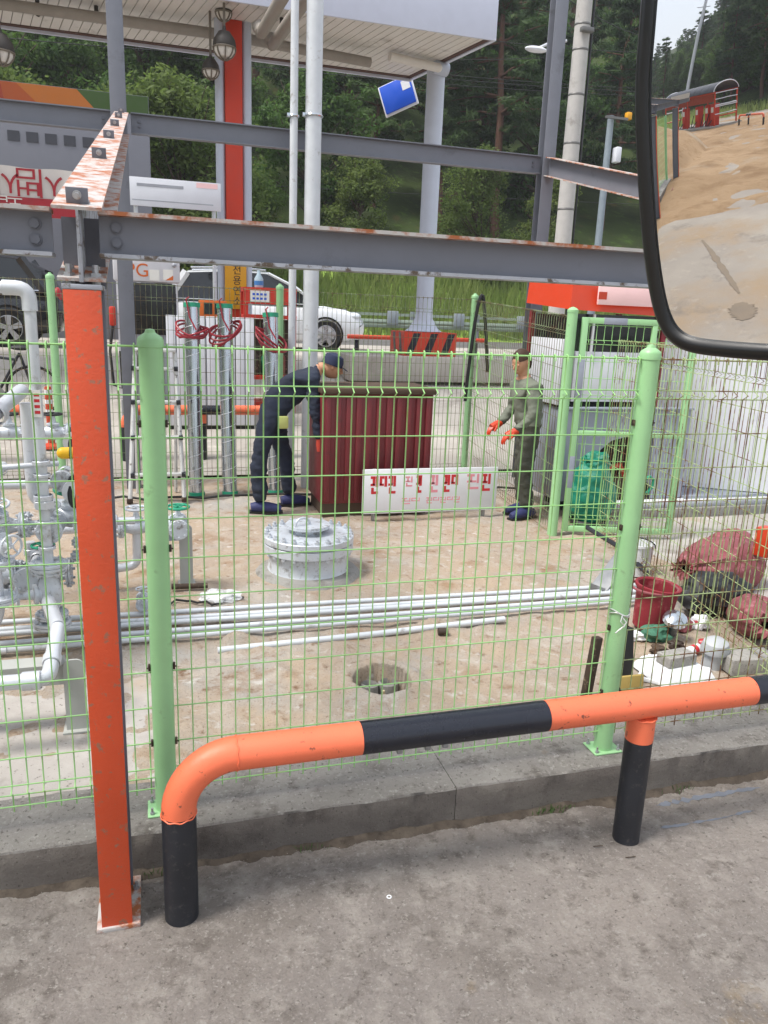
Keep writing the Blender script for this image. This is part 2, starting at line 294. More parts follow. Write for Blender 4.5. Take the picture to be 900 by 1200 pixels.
mm = bpy.data.materials.new('mirror_glass'); mm.use_nodes = True; b_ = mm.node_tree.nodes['Principled BSDF']; b_.inputs['Metallic'].default_value = 1; b_.inputs['Roughness'].default_value = .0; b_.inputs['Base Color'].default_value = (.72, .73, .74, 1); M['mirror_glass'] = mm
pw = bpy.data.materials.new('plastic_wrap'); pw.use_nodes = True; b_ = pw.node_tree.nodes['Principled BSDF']; b_.inputs['Base Color'].default_value = (.8, .82, .84, 1); b_.inputs['Roughness'].default_value = .15; b_.inputs['Alpha'].default_value = .45; M['plastic_wrap'] = pw
# ================================================================ THE SETTING
def fbm(x, y, s, o=4, seed=0.0):
    a = 1.0; t = 0.0
    for i in range(o): t += a*noise.noise((x*s, y*s, seed+i*3.7)); s *= 2.03; a *= .5
    return t
def grid(name, xs, ys, zf, mat_):
    nx, ny = len(xs), len(ys)
    vs = [(x, y, zf(x, y)) for y in ys for x in xs]
    fs = [(j*nx+i, j*nx+i+1, (j+1)*nx+i+1, (j+1)*nx+i) for j in range(ny-1) for i in range(nx-1)]
    return struct(raw(name, vs, fs, mat_))
def span(a, b, st): n_ = max(1, int(round((b-a)/st))); return [a+(b-a)*i/n_ for i in range(n_+1)]
grid('ground', [-400, -100, 0, 100, 400], [-400, -100, 0, 100, 400], lambda x, y: -.25, 'soil')
# concrete apron in front of the fence
KY = 2.70                                      # kerb face
def pave_z(x, y):
    z = fbm(x, y, 2.2, 4)*.006 + fbm(x, y, 16, 4, 5)*.0026 + fbm(x, y, 60, 2, 6)*.0008
    if 1.6 < x < 3.2: z += .004*math.exp(-((y-2.2-.02*x)/.03)**2)
    d = KY-y
    if d < .25: z += (.25-d)*.05*max(0, fbm(x, y, 9, 3, 8)+.35)
    return z
grid('pavement', span(-2.2, -1.0, .05)+span(-1.0, 3.2, .013)[1:]+span(3.2, 5.2, .05)[1:], span(-.4, 1.1, .05)+span(1.1, KY+.02, .013)[1:], pave_z, 'concrete')
grid('apron', span(-95, -2.2, 2.0), span(-30, 34, 2.0), lambda x, y: -.004 - (.25 if (y > 2.6 and x > -14.2) else 0), 'apron')
grid('apron', span(-2.2, 30, 2.0), span(-30, -.4, 2.0), lambda x, y: -.004, 'apron')
grid('apron', span(5.2, 30, 2.0), [-.4, 1.5, 2.71], lambda x, y: -.002, 'apron')
# kerb with worn edge
def kerb(x0, x1, st):
    prof = [(KY, -.03), (KY+.002, .04), (KY, .10), (KY+.001, .166), (KY+.007, .174), (KY+.06, .176), (KY+.16, .176), (KY+.24, .176), (KY+.34, .176), (KY+.345, .12)]
    xs = span(x0, x1, st); vs = []; fs = []; n_ = len(prof)
    for x in xs:
        for k, (y, z) in enumerate(prof):
            e = fbm(x, y*3+z*5, 9, 4, 2)
            chip = max(0, fbm(x, k*.05, 7, 3, 9)-.3)*.05 if k in (3, 4) else 0
            vs.append((x, y+e*.003+chip, z+(e*.003-chip*.7 if k > 2 else 0)))
    for i in range(len(xs)-1):
        for k in range(n_-1): fs.append((i*n_+k, (i+1)*n_+k, (i+1)*n_+k+1, i*n_+k+1))
    o = raw('kerb', vs, fs, 'kerb_concrete'); o.data.materials.append(M['kerb_face_shaded']); o.data.set_sharp_from_angle(angle=rad(40))
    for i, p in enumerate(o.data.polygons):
        if i % (n_-1) < 3: p.material_index = 1  # front side gets the concrete with shade painted in
    return struct(o)
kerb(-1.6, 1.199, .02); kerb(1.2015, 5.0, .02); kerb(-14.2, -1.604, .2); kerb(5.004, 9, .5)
# sandy yard inside the fence
HX, HY = 1.175, 3.75
def yard_z(x, y):
    if y < 3.06: return .168
    z = .160 + fbm(x, y, 1.4, 4, 1)*.016 + fbm(x, y, 7, 4, 4)*.010 + max(0, fbm(x, y, 4, 3, 14)-.2)*.03
    if .35 < x < 3.4: z += .06*math.exp(-((y-4.40)/.055)**2)*max(0, fbm(x, y, 3.2, 4, 6)+.25)*1.3   # sand ridge along the pipes
    t = math.hypot((x-HX)/.155, (y-HY)/.175)*(1+.10*noise.noise((x*9, y*9, 2)))
    if t < 1.0: z = -.24 + .03*noise.noise((x*20, y*20, 1))
    elif t < 1.9: z += .022*math.exp(-((t-1.25)/.3)**2)
    return z
ys_end = 9.2
xs = span(-2.4, .85, .03)+span(.85, 1.50, .011)[1:]+span(1.50, 4.2, .03)[1:]
ys = span(3.035, 3.52, .03)+span(3.52, 3.98, .011)[1:]+span(3.98, 5.2, .03)[1:]+span(5.2, 9.2, .10)[1:]
grid('yard_ground', xs, ys, yard_z, 'yard_sand')
grid('yard_ground', span(4.2, 12, .4), span(3.035, 9.2, .4), lambda x, y: .155+fbm(x, y, 1, 3)*.015, 'yard_concrete')
grid('yard_ground', span(-14.2, -2.4, .4), span(3.035, 9.2, .4), lambda x, y: .155+fbm(x, y, 1, 3)*.012, 'yard_concrete')
def slab(x, y): return .166+fbm(x, y, 5, 3, 3)*.003-max(0, x+.15)*.05-max(0, y-3.9)*.08
grid('yard_slab', span(-1.9, .40, .05), span(3.05, 4.35, .05), slab, 'yard_concrete')     # concrete patch under the manifold
# forecourt that climbs to the road
def fz(y): return .16 if y < 9 else (.16+(y-9)*.174 if y < 15 else 1.204)
grid('forecourt', span(-14.2, 26, 1.0), span(9.2, 22.0, .4), lambda x, y: fz(y)+fbm(x, y, .7, 3)*.008, 'forecourt')
grid('road', [-95, -14, 26, 110], [22.0, 23, 28.5], lambda x, y: 1.19, 'asphalt')
def hill_z(x, y):
    if y < 28.5: return 1.15
    b = 1.15+min(1, (y-28.5)/3.6)*2.3
    if y > 32.1: b += (y-32.1)*(.62+.05*math.sin(x*.03))
    return b+fbm(x, y, .12, 4, 3)*min(1.3, (y-28.5)*.25)
grid('grass_bank', span(-40, 75, 1.0), span(28.4, 33.0, .5), lambda x, y: hill_z(x, y)+.01, 'bank_soil')
grid('hill', span(-80, 140, 3.0), span(32.0, 120, 3.0), lambda x, y: hill_z(x, y)-.05, 'soil')
# hillside behind the forecourt's other end (seen in the truck mirror)
def hill2_z(x, y):
    d = (-x-50)*.62+(-y-2)*.85
    return -.3+max(0, d)*.26+fbm(x, y, .06, 3, 8)*min(2.5, max(0, d)*.3)
grid('hill', span(-260, -30, 5.0), span(-160, 90, 5.0), hill2_z, 'soil')
# sand dumped on the apron
def sand_z(x, y):
    h = -.05
    if -42 < x < -9: h = max(h, .02*min(1, (-9-x)/4)+.05*(noise.noise((x*.16, y*.7, 3))+.15))
    for cx, cy, rx, ry, a in ((-21, 3.9, 5.5, 2.1, 1.25), (-27, 6.5, 6, 3, 1.5), (-14, 2.2, 3.5, .9, .22), (-19, 1.6, 5, 1.1, .20), (-26, 1.6, 4, .9, .16), (-12, .9, 2.2, .5, .10), (-17, .1, 4, .6, .12)):
        h = max(h, a*max(0, 1-((x-cx)/rx)**2-((y-cy)/ry)**2)**.8-.03) if ((x-cx)/rx)**2+((y-cy)/ry)**2 < 1 else h
    return h+fbm(x, y, .9, 4, 7)*.06*(1 if h > -.02 else .35)
o = grid('sand_heap', span(-42, -8, .25), span(-4, 10, .16), sand_z, 'sand')
del o['kind']; tag(o, 'heap of brown sand dumped on the apron, seen in the truck mirror', 'sand heap')

# ================================================================ VEGETATION
def leaf_cloud(centres, radii, n, size, flat=.75, aspect=.5):
    """n small leaf faces in each clump: kite-shaped quads, facing mostly up and out"""
    C_ = np.repeat(np.asarray(centres, float), n, 0); R_ = np.repeat(np.asarray(radii, float), n)
    k = len(C_); d = rng.normal(size=(k, 3)); d /= np.linalg.norm(d, axis=1)[:, None]
    p = C_ + d*(R_*rng.random(k)**.45)[:, None]*np.array([1, 1, flat])
    nr = d*.6+rng.normal(size=(k, 3))*.6+np.array([0, 0, .5]); nr /= np.linalg.norm(nr, axis=1)[:, None]
    t = np.cross(nr, rng.normal(size=(k, 3))); t /= np.linalg.norm(t, axis=1)[:, None]+1e-9
    b = np.cross(nr, t); s = size*(.6+.8*rng.random(k))[:, None]
    q = np.stack([p-t*s, p-b*s*aspect, p+t*s, p+b*s*aspect], 1).reshape(-1, 3)
    return q, np.arange(len(q)).reshape(-1, 4)
def mesh_np(name, q, f, matn):
    me = bpy.data.meshes.new(name); me.vertices.add(len(q)); me.vertices.foreach_set('co', q.astype(np.float32).ravel())
    me.loops.add(f.size); me.polygons.add(len(f)); me.loops.foreach_set('vertex_index', f.astype(np.int32).ravel())
    me.polygons.foreach_set('loop_start', np.arange(0, f.size, f.shape[1], dtype=np.int32))
    me.update(calc_edges=True); me.materials.append(M[matn]); return me
def trunk_mesh(name, limbs, matn):
    b = MB()
    for path, rs in limbs: b.tube(path, rs, 6, caps=False)
    me = bpy.data.meshes.new(name); me.from_pydata(b.v, [], b.f); me.update(); me.polygons.foreach_set('use_smooth', [True]*len(me.polygons)); me.materials.append(M[matn]); return me
def broadleaf(h, w_, seed, leaf='dark_leaf', size=.115, n=85, low=.18):
    r = random.Random(seed); limbs = []; cs = []; rs = []
    tp = [V((r.uniform(-.1, .1)*k, r.uniform(-.1, .1)*k, h*.8*k/5)) for k in range(6)]; limbs.append((tp, [.018*h*(1-.16*k) for k in range(6)]))
    for i in range(int(22+h*2.2)):
        z = h*(low+(1-low)*r.random()**.8); a = r.uniform(0, 6.283); u = (z/h-low)/(1-low); env = w_*.5*(1.05-abs(u-.35)**1.6*1.4)*(.75+.35*math.sin(a*2+seed)+.15*math.sin(a*5+seed*2))
        rr = max(.2, env)*r.uniform(.55, 1.0); tip = V((math.cos(a)*rr, math.sin(a)*rr, z)); st = tp[min(4, int(z/h*4.2))]
        limbs.append(([st, st.lerp(tip, .55)+V((0, 0, -.05*h*.4)), tip], [.006*h, .004*h, .002*h]))
        for k in range(4):
            cs.append(tuple(tip.lerp(st, r.uniform(0, .55))+V((r.gauss(0, .3), r.gauss(0, .3), r.gauss(0, .25)))*(w_*.13))); rs.append(w_*r.uniform(.07, .15))
    return trunk_mesh('trunk', limbs, 'bark'), mesh_np('crown', *leaf_cloud(cs, rs, n, size, .7), leaf)
def pine(h, w_, seed):
    r = random.Random(seed); limbs = []; cs = []; rs = []
    lean = V((r.uniform(-.06, .06), r.uniform(-.06, .06), 1)); tp = [lean*(h*k/7)+V((math.sin(k*1.3+seed), math.cos(k*1.7+seed), 0))*.10*(k > 0) for k in range(8)]
    limbs.append((tp, [.016*h*(1-.125*k)+.01 for k in range(8)]))
    def on(z): k = min(6, int(z/h*7)); return tp[k].lerp(tp[k+1], z/h*7-k)
    z = h*.26
    while z < h*.99:
        u = (z-h*.26)/(h*.74)
        for j in range(r.choice((3, 4, 5))):
            a = r.uniform(0, 6.283); L_ = w_*.5*(1.0-u*.78)*r.uniform(.5, 1.1)*(0.6 if u < .15 else 1); st = on(z); dr = V((math.cos(a), math.sin(a), r.uniform(-.12, .22)))
            tip = st+dr*L_; limbs.append(([st, st.lerp(tip, .5)+V((0, 0, .04*L_)), tip], [.006*h*(1-u*.6), .004*h*(1-u*.6), .006]))
            for k in range(4):
                q = st.lerp(tip, .35+.22*k)+V((r.gauss(0, .12), r.gauss(0, .12), r.gauss(.05, .06)))*L_; cs.append(tuple(q)); rs.append(r.uniform(.28, .52)*(1-u*.35))
        z += h*r.uniform(.035, .06)
    cs.append(tuple(on(h*.99))); rs.append(.35)
    return trunk_mesh('trunk', limbs, 'bark_red'), mesh_np('crown', *leaf_cloud(cs, rs, 46, .19, .42, .16), 'pine_needles')
PINES = [pine(11, 6.0, 1), pine(13, 6.5, 5), pine(9.5, 6.0, 9)]
BROAD = [broadleaf(8, 6.5, 2), broadleaf(9.5, 7, 6), broadleaf(7, 7, 11)]
BRIGHT = [broadleaf(8, 7, 3, 'bright_leaf', .095, 110, .10), broadleaf(6.5, 6.5, 8, 'bright_leaf', .095, 110, .08)]
def tree(kind, protos, loc, rz, s, label, group):
    tm, cm = protos; t = thing(kind, label, 'tree', loc, group); t.rotation_euler.z = rz; t.scale = (s, s, s*random.uniform(.92, 1.12))
    for nm, me in (('trunk', tm), ('crown', cm)):
        o = bpy.data.objects.new(nm, me); col.objects.link(o); o.parent = t
    return t
tr = random.Random(21)
for row, (Yr, n_, dz) in enumerate(((36, 15, 0), (41, 16, 0), (47, 17, 0), (54, 17, 0), (62, 17, 0), (71, 17, 0))):
    for i in range(n_):
        x = (-.28+1.25*(i+.5+tr.uniform(-.35, .35))/n_)*Yr*1.05
        y = Yr+tr.uniform(-2.2, 2.2)
        br = (row < 1 and tr.random() < .3) or tr.random() < .10 or (x < 2 and tr.random() < .7)
        p = tr.choice(BROAD) if br else tr.choice(PINES)
        tree('broadleaf_tree' if br else 'pine_tree', p, (x, y, hill_z(x, y)-.3), tr.uniform(0, 6.28), tr.uniform(.85, 1.2),
             'leafy broadleaf tree in the dense wood on the hillside behind the station' if br else 'dark pine tree in the dense wood on the hillside behind the station', 'trees of the wooded hillside')
# bright trees at the foot of the hill
for px_, Y_, s, k, lab in ((20, 27.5, 1.0, 0, 'bright green bushy tree above the orange end of the sign wall'), (95, 29.5, 1.1, 1, 'bright green bushy tree left of the tall grey rear column'), (205, 30, 1.05, 0, 'bright green tree between the grey rear column and the orange pillar'),
                          (-60, 30, 1.1, 1, 'bright green tree at the far left edge of the hill foot'), (415, 33, .62, 1, 'low bright green tree seen right of the white vent pipes'), (560, 32.5, .66, 0, 'low bright green tree behind the round canopy pillar'), (640, 33.5, .62, 1, 'low bright green tree left of the concrete utility pole'), (300, 33, .6, 1, 'low green tree beside the orange canopy pillar')):
    p = at(px_, 300, Y_); tree('broadleaf_tree', BRIGHT[k], (p.x, Y_, hill_z(p.x, Y_)-.2), px_, s, lab, 'bright trees at the foot of the hill')
# the wood seen in the mirror
for i in range(260):
    d = 54+tr.random()**1.5*95; a = rad(tr.uniform(-16, 18)); x, y = .5-d*math.cos(a), .7+d*math.sin(a)
    z = hill2_z(x, y)
    if z < .8: continue
    az_ = math.degrees(a)
    s_ = tr.uniform(.85, 1.25)
    if az_ > 1: s_ = min(s_, max(.35, (d*math.tan(rad(9.2-(az_-2)*.5))+2.3-z)/11.5))
    br = tr.random() < .35
    tree('broadleaf_tree' if br else 'pine_tree', tr.choice(BROAD) if br else tr.choice(PINES), (x, y, z-.3), tr.uniform(0, 6.28), s_,
         'leafy tree on the hillside reflected in the truck mirror' if br else 'pine tree on the hillside reflected in the truck mirror', 'trees of the hillside in the mirror')
def blades(name, pts, h0, h1, w_, matn, lean=.45):
    k = len(pts); p = np.asarray(pts, float); h = h0+(h1-h0)*rng.random(k); a = rng.random(k)*6.283; l = rng.random(k)*lean*h
    sx, sy = np.cos(a), np.sin(a); b = rng.random(k)*6.283; wv = np.stack([np.cos(b), np.sin(b), np.zeros(k)], 1)*(w_*(.6+.8*rng.random(k)))[:, None]
    mid = p+np.stack([sx*l*.3, sy*l*.3, h*.6], 1); tip = p+np.stack([sx*l, sy*l, h], 1)
    q = np.stack([p-wv, p+wv, mid+wv*.7, tip, mid-wv*.7], 1).reshape(-1, 3)
    me = mesh_np(name, q, np.arange(len(q)).reshape(-1, 5), matn); o = bpy.data.objects.new(name, me); col.objects.link(o); return o
pts = []
for i in range(22000):
    x = tr.uniform(-8, 30); y = 28.5+4.6*tr.random()**.9
    if noise.noise((x*.5, y*.5, 4)) > -.45: pts.append((x, y, hill_z(x, y)-.03))
stuff(blades('tall_grass', pts, .30, 1.05, .026, 'grass_blade'), 'tall light green grass covering the roadside bank', 'grass')
pts = [(tr.uniform(-75, -46), tr.uniform(-12, 14), -.05) for _ in range(9000)]
stuff(blades('tall_grass', pts, .3, 1.0, .05, 'grass_blade'), 'rough grass and weeds below the hillside in the mirror', 'grass')
# loose grit along the kerb and on the apron
gv = []; gf = []
for i in range(2600):
    if i < 1700: x = tr.uniform(-.9, 3.2); y = KY-.012-abs(tr.gauss(0, .07))
    else: x = tr.uniform(-.8, 3.0); y = tr.uniform(1.0, KY-.02)
    s = tr.uniform(.001, .003)*(1.6 if tr.random() < .04 else 1); z = pave_z(x, y)+s*.4; b = len(gv); a = tr.uniform(0, 3)
    gv += [(x+math.cos(a)*s, y+math.sin(a)*s, z), (x-math.sin(a)*s, y+math.cos(a)*s*.8, z), (x-math.cos(a)*s, y-math.sin(a)*s, z), (x+math.sin(a)*s, y-math.cos(a)*s, z), (x, y, z+s*.8), (x, y, z-s)]
    gf += [(b, b+1, b+4), (b+1, b+2, b+4), (b+2, b+3, b+4), (b+3, b, b+4)]
stuff(raw('grit', gv, gf, 'concrete', smooth=False), 'fine loose grit on the concrete and along the kerb foot', 'grit')

# damp soil gathered at the kerb foot
gv = []; gf = []; xs_ = span(-1.2, 4.6, .012)
for i, x in enumerate(xs_):
    w_ = .030+.05*max(0, fbm(x, 0, 2.2, 4, 12)+.15)+.03*max(0, fbm(x, 1, 11, 3, 13)); k = 5
    for j in range(k): y = KY+.004-w_*j/(k-1); gv.append((x, y, pave_z(x, y)+.010*(1-j/(k-1))**1.5-.003*(j == k-1)+.002))
    if i: gf += [((i-1)*5+j, i*5+j, i*5+j+1, (i-1)*5+j+1) for j in range(4)]
stuff(raw('soil_line', gv, gf, 'damp_soil'), 'dark damp soil gathered along the foot of the kerb', 'soil')
pts = []
for cx in (.55, 1.62, 1.66, 1.72, 2.35, -.02):
    pts += [(cx+tr.gauss(0, .04), KY-.02-abs(tr.gauss(0, .012)), .005) for _ in range(26)]
stuff(blades('weeds', pts, .01, .035, .0016, 'weed', .9), 'tiny green weeds sprouting at the foot of the kerb', 'weeds')
# small litter lying on the concrete
b = MB(); wq = gz(456, 1051, .004); b.tube([(wq.x+.008*math.cos(q), wq.y+.008*math.sin(q), wq.z) for q in np.linspace(0, 6.283, 17)[:-1]], .0022, 6, closed=True); tag(b.build('washer_ring', 'white_plastic', None, wq), 'tiny white plastic ring lying on the concrete in the foreground', 'ring')
for px_, py_, lab in ((695, 992, 'short dry twig on the concrete left of the right rail leg'), (733, 1005, 'dark twig just below the right rail leg')):
    q = gz(px_, py_, .004); b = MB(); b.tube([q, q+V((.02, -.006, .003)), q+V((.045, -.004, 0))], .002, 5); tag(b.build('twig', 'dark_brown', None, q), lab, 'twig')

for pth, w_ in ((((768, 944), (800, 938), (840, 932), (892, 922)), .012), (((772, 970), (800, 966), (845, 958), (885, 949)), .006)):
    P3 = [gz(a_, b_, .003) for a_, b_ in pth]; gv = []; gf = []; n2 = 60
    for i in range(n2+1):
        t = i/n2*(len(P3)-1); k = min(len(P3)-2, int(t)); q = P3[k].lerp(P3[k+1], t-k); ww = w_*max(.15, .9+1.3*noise.noise((i*.3, w_*90, 2)))*min(1, i/6, (n2-i)/6)
        gv += [(q.x, q.y-ww, pave_z(q.x, q.y-ww)+.0015), (q.x, q.y+ww*1.2, pave_z(q.x, q.y+ww)+.0015)]
        if i: gf.append((2*i-2, 2*i-1, 2*i+1, 2*i))
    struct(raw('paint_stain', gv, gf, 'blue_stain'))
# ================================================================ STEEL FRAME
ZT = 2.385; CX = -.175; YR = 8.8; ZR = 3.947; BAY = 4.665
def hsec(b, p0, p1, W, H, tf, tw, side):
    """H section from p0 to p1 (centre line), side = unit vector across the flanges"""
    p0, p1, s_ = V(p0), V(p1), V(side).normalized(); a = (p1-p0).normalized(); u = s_.cross(a).normalized()
    def bar(cu, cs, du, ds):
        q = [p0+u*(cu+du/2*i)+s_*(cs+ds/2*j) for i, j in ((-1, -1), (1, -1), (1, 1), (-1, 1))]; b.prism(q, p1-p0)
    if 't' in MODE: bar(H/2-tf/2, 0, tf, W)
    if 'b' in MODE: bar(-H/2+tf/2, 0, tf, W)
    if 'w' in MODE: bar(0, 0, H-2*tf, tw)
frame = thing('roof_shelter', 'bare grey steel roof structure with one orange front column, straddling the green fence', 'shelter', (CX, 2.53, 0))
def hexbolt(b, p, axis, r=.013, h=.012): b.cyl(p, V(p)+V(axis).normalized()*h, r, r*.96, 6)
def front_column(x, full):
    global MODE
    c = MB(); MODE = 'w'; hsec(c, (x, 2.53, .015), (x, 2.53, 2.165), .1, .2, .009, .007, (1, 0, 0))
    web = c.build('column', 'grey_steel', frame)
    for nm, y, mt in (('front_flange', 2.434, 'orange_paint'), ('back_flange', 2.626, 'grey_steel')):
        b = MB(); b.box((x, y, 1.09), (.102, .012, 2.15), None, .002); b.build(nm, mt, web)
    b = MB(); b.box((x+.005, 2.545, .009), (.146, .25, .018), None, .003); b.build('base_plate', 'rusty_steel', web)
    b = MB(); b.box((x, 2.53, 2.173), (.108, .205, .014), None, .002); b.build('cap_plate', 'chipped_paint', web)
    if full:
        for sx in (-.036, .036):
            for y in (2.47, 2.56):
                b = MB(); hexbolt(b, (x+sx, y, 2.196), (0, 0, 1), .017, .016); b.cyl((x+sx, y, 2.18), (x+sx, y, 2.235), .009, n=10); b.build('bolt', 'bolt_zinc', web)
        for sx in (-.052, .062):
            for y in (2.60,):
                b = MB(); hexbolt(b, (x+sx, y, .018), (0, 0, 1), .012, .012); b.cyl((x+sx, y, .018), (x+sx, y, .045), .006, n=8); b.build('anchor_bolt', 'bolt_zinc', web)
    return web
def rafter(x, full):
    global MODE
    p0, p1 = V((x, 2.415, ZT-.1)), V((x, YR-.07, ZR-.115)); d = p1-p0
    b = MB(); MODE = 'w'; hsec(b, p0, p1, .13, .2, .009, .007, (1, 0, 0)); w_ = b.build('rafter', 'chipped_paint' if full else 'grey_steel', frame)
    for md, nm, mt in (('t', 'top_flange', 'rusty_steel'), ('b', 'bottom_flange', 'rusty_steel')):
        b = MB(); MODE = md; hsec(b, p0, p1, .13, .2, .009, .007, (1, 0, 0)); b.build(nm, mt, w_)
    if full:
        a = d.normalized(); u = V((1, 0, 0)).cross(a).normalized()
        for t in (.005, .22, .415, .61, .80, .97):
            q = p0+d*t+u*.1
            b = MB(); Mr = Matrix((V((1, 0, 0)), a, u)).transposed(); b.box(q+u*.021+a*.02, (.058, .005, .042), Mr, .001); b.box(q+a*.045+u*.003, (.058, .05, .005), Mr, .001); cl = b.build('cleat', 'grey_steel', w_)
            b = MB(); b.cyl(q+u*.023+a*.017, q+u*.023+a*.012, .012, n=16); hexbolt(b, q+u*.023+a*.012, -a, .008, .01); b.build('bolt', 'bolt_zinc', w_)
        b = MB(); b.box((x, 2.452, 2.28), (.012, .05, .19), None, .002); b.build('stiffener', 'chipped_paint', w_)
        b = MB(); b.box((x, 2.60, 2.272), (.118, .008, .20)); b.build('gusset', 'grey_steel', w_)
for x, full in ((CX, True), (CX+BAY, False), (CX-BAY, False), (CX-2*BAY, False), (CX-3*BAY, False)):
    front_column(x, full); rafter(x, full)
def beam(x0, x1, y, z0, z1, W, mats, bolts=()):
    global MODE
    zc = (z0+z1)/2; H = z1-z0; b = MB(); MODE = 'w'; hsec(b, (x0, y, zc), (x1, y, zc), W, H, .011, .008, (0, 1, 0)); w_ = b.build('beam', mats[0], frame)
    lo, hi = MB(), MB(); MODE = 't'; hsec(hi, (x0, y, zc), (x1, y, zc), W, H, .011, .008, (0, -1, 0)); MODE = 'b'; hsec(lo, (x0, y, zc), (x1, y, zc), W, H, .011, .008, (0, -1, 0))
    hi.build('top_flange', mats[1], w_); lo.build('bottom_flange', mats[2], w_)
    for bx in bolts:
        for dz in (.022, -.02):
            b = MB(); hexbolt(b, (bx, y-.004, zc+dz), (0, -1, 0), .0145, .012); b.cyl((bx, y-.004, zc+dz), (bx, y-.008, zc+dz), .018, n=16); b.build('bolt', 'bolt_grey', w_)
    return w_
for k in range(-3, 2):
    x0, x1 = CX+(k-1)*BAY+.062, CX+k*BAY-.075
    if k == 0: beam(x0, x1, 2.505, ZT-.132, ZT-.002, .10, ('grey_steel', 'rusty_steel', 'chipped_paint'), (x1-.045, ))
    elif k == 1: beam(x0-.012, x1, 2.505, ZT-.128, ZT-.002, .10, ('grey_steel', 'rusty_steel', 'chipped_paint'), (x0+.035, ))
    else: beam(x0, x1, 2.505, ZT-.132, ZT-.002, .10, ('grey_steel', 'grey_steel', 'grey_steel'))
    beam(x0+.02, x1-.01, YR, ZR-.192, ZR, .09, ('grey_steel', 'grey_steel', 'grey_steel'), (x0+.1, x1-.1))
for x in (CX-.03, CX+BAY-.01, CX-BAY, CX-2*BAY, CX-3*BAY):
    b = MB(); MODE = 'w'; hsec(b, (x, YR, .15), (x, YR, 6.9), .15, .15, .01, .008, (1, 0, 0)); c = b.build('column', 'grey_steel', frame)
    for s_ in (-1, 1):
        b = MB(); b.box((x, YR+s_*.07, 3.52), (.15, .011, 6.74), None, .002); b.build('flange', 'grey_steel', c)

# ================================================================ STRIPED GUARD RAIL
RY, RZ, RR = 2.44, .632, .060
def guard_rail(x0, xs, legs, label, y=RY, fine=True, z0=0.0, group=None, x_end=None):
    t = thing('guard_rail', label, 'guard rail', (x0, y, z0), group); n_ = 28 if fine else 12
    el = [(x0, y, z0+.43)]+[tuple(p) for p in arc((x0+.20, y, z0+RZ-.20), .20, math.pi, math.pi/2, (1, 0, 0), (0, 0, 1), 12)]+[(xs[0]-.001, y, z0+RZ)]
    b = MB(); b.tube(el, RR, n_); b.build('pipe_section', 'rail_orange', t)
    for i in range(len(xs)-1):
        b = MB(); b.tube([(xs[i], y, z0+RZ), ((xs[i]+xs[i+1])/2, y, z0+RZ), (xs[i+1]-.001, y, z0+RZ)], RR-.0004*(i % 2), n_); b.build('pipe_section', 'rail_black' if i % 2 == 0 else 'rail_orange', t)
    if x_end:
        el = [(xs[-1], y, z0+RZ), (x_end-.2, y, z0+RZ)]+[tuple(p) for p in arc((x_end-.20, y, z0+RZ-.20), .20, math.pi/2, 0, (1, 0, 0), (0, 0, 1), 10)]+[(x_end, y, z0+.43)]
        b = MB(); b.tube(el, RR, n_); b.build('pipe_section', 'rail_orange', t)
        b = MB(); b.tube([(x_end, y, z0-.02), (x_end, y, z0+.43)], RR-.0006, n_); b.build('leg', 'rail_black_scuffed', t)
    b = MB(); b.tube([(x0, y, z0-.02), (x0, y, z0+.2), (x0, y, z0+.43)], RR-.0006, n_); b.build('leg', 'rail_black_scuffed', t)
    for x in legs:
        b = MB(); b.tube([(x, y, z0-.02), (x, y, z0+.3), (x, y, z0+.475)], RR-.004, n_); lg = b.build('leg', 'rail_black_scuffed', t)
        b = MB(); b.tube([(x, y, z0+.475), (x, y, z0+.58)], RR-.003, n_); b.build('collar', 'rail_orange', lg)
    return t
gr = guard_rail(.045, [.69, 1.437, 2.412, 3.16], [1.885], 'orange and black striped pipe guard rail in front of the green fence', x_end=3.9)
for c_, ax_ in (((1.885, RY, RZ-.052), (0, 0, 1)), ((.245, RY, RZ), (1, 0, 0)), ((.045, RY, .425), (0, 0, 1))):
    a_ = V(ax_); t_ = a_.orthogonal().normalized(); u_ = a_.cross(t_); b = MB(); b.tube([V(c_)+(t_*math.cos(q)+u_*math.sin(q))*(RR+.0005 if c_[0] < 1 else RR-.001)+a_*(.0025*math.sin(q*9)) for q in np.linspace(0, 6.283, 49)[:-1]], .0026, 6, closed=True); b.build('weld_bead', 'rail_orange', gr)
b = MB()
for x in (.84, .95, 1.02): b.box((x, RY-.01, RZ-.066), (.022, .02, .018), None, .003)
b.build('lug', 'dull_steel', gr)

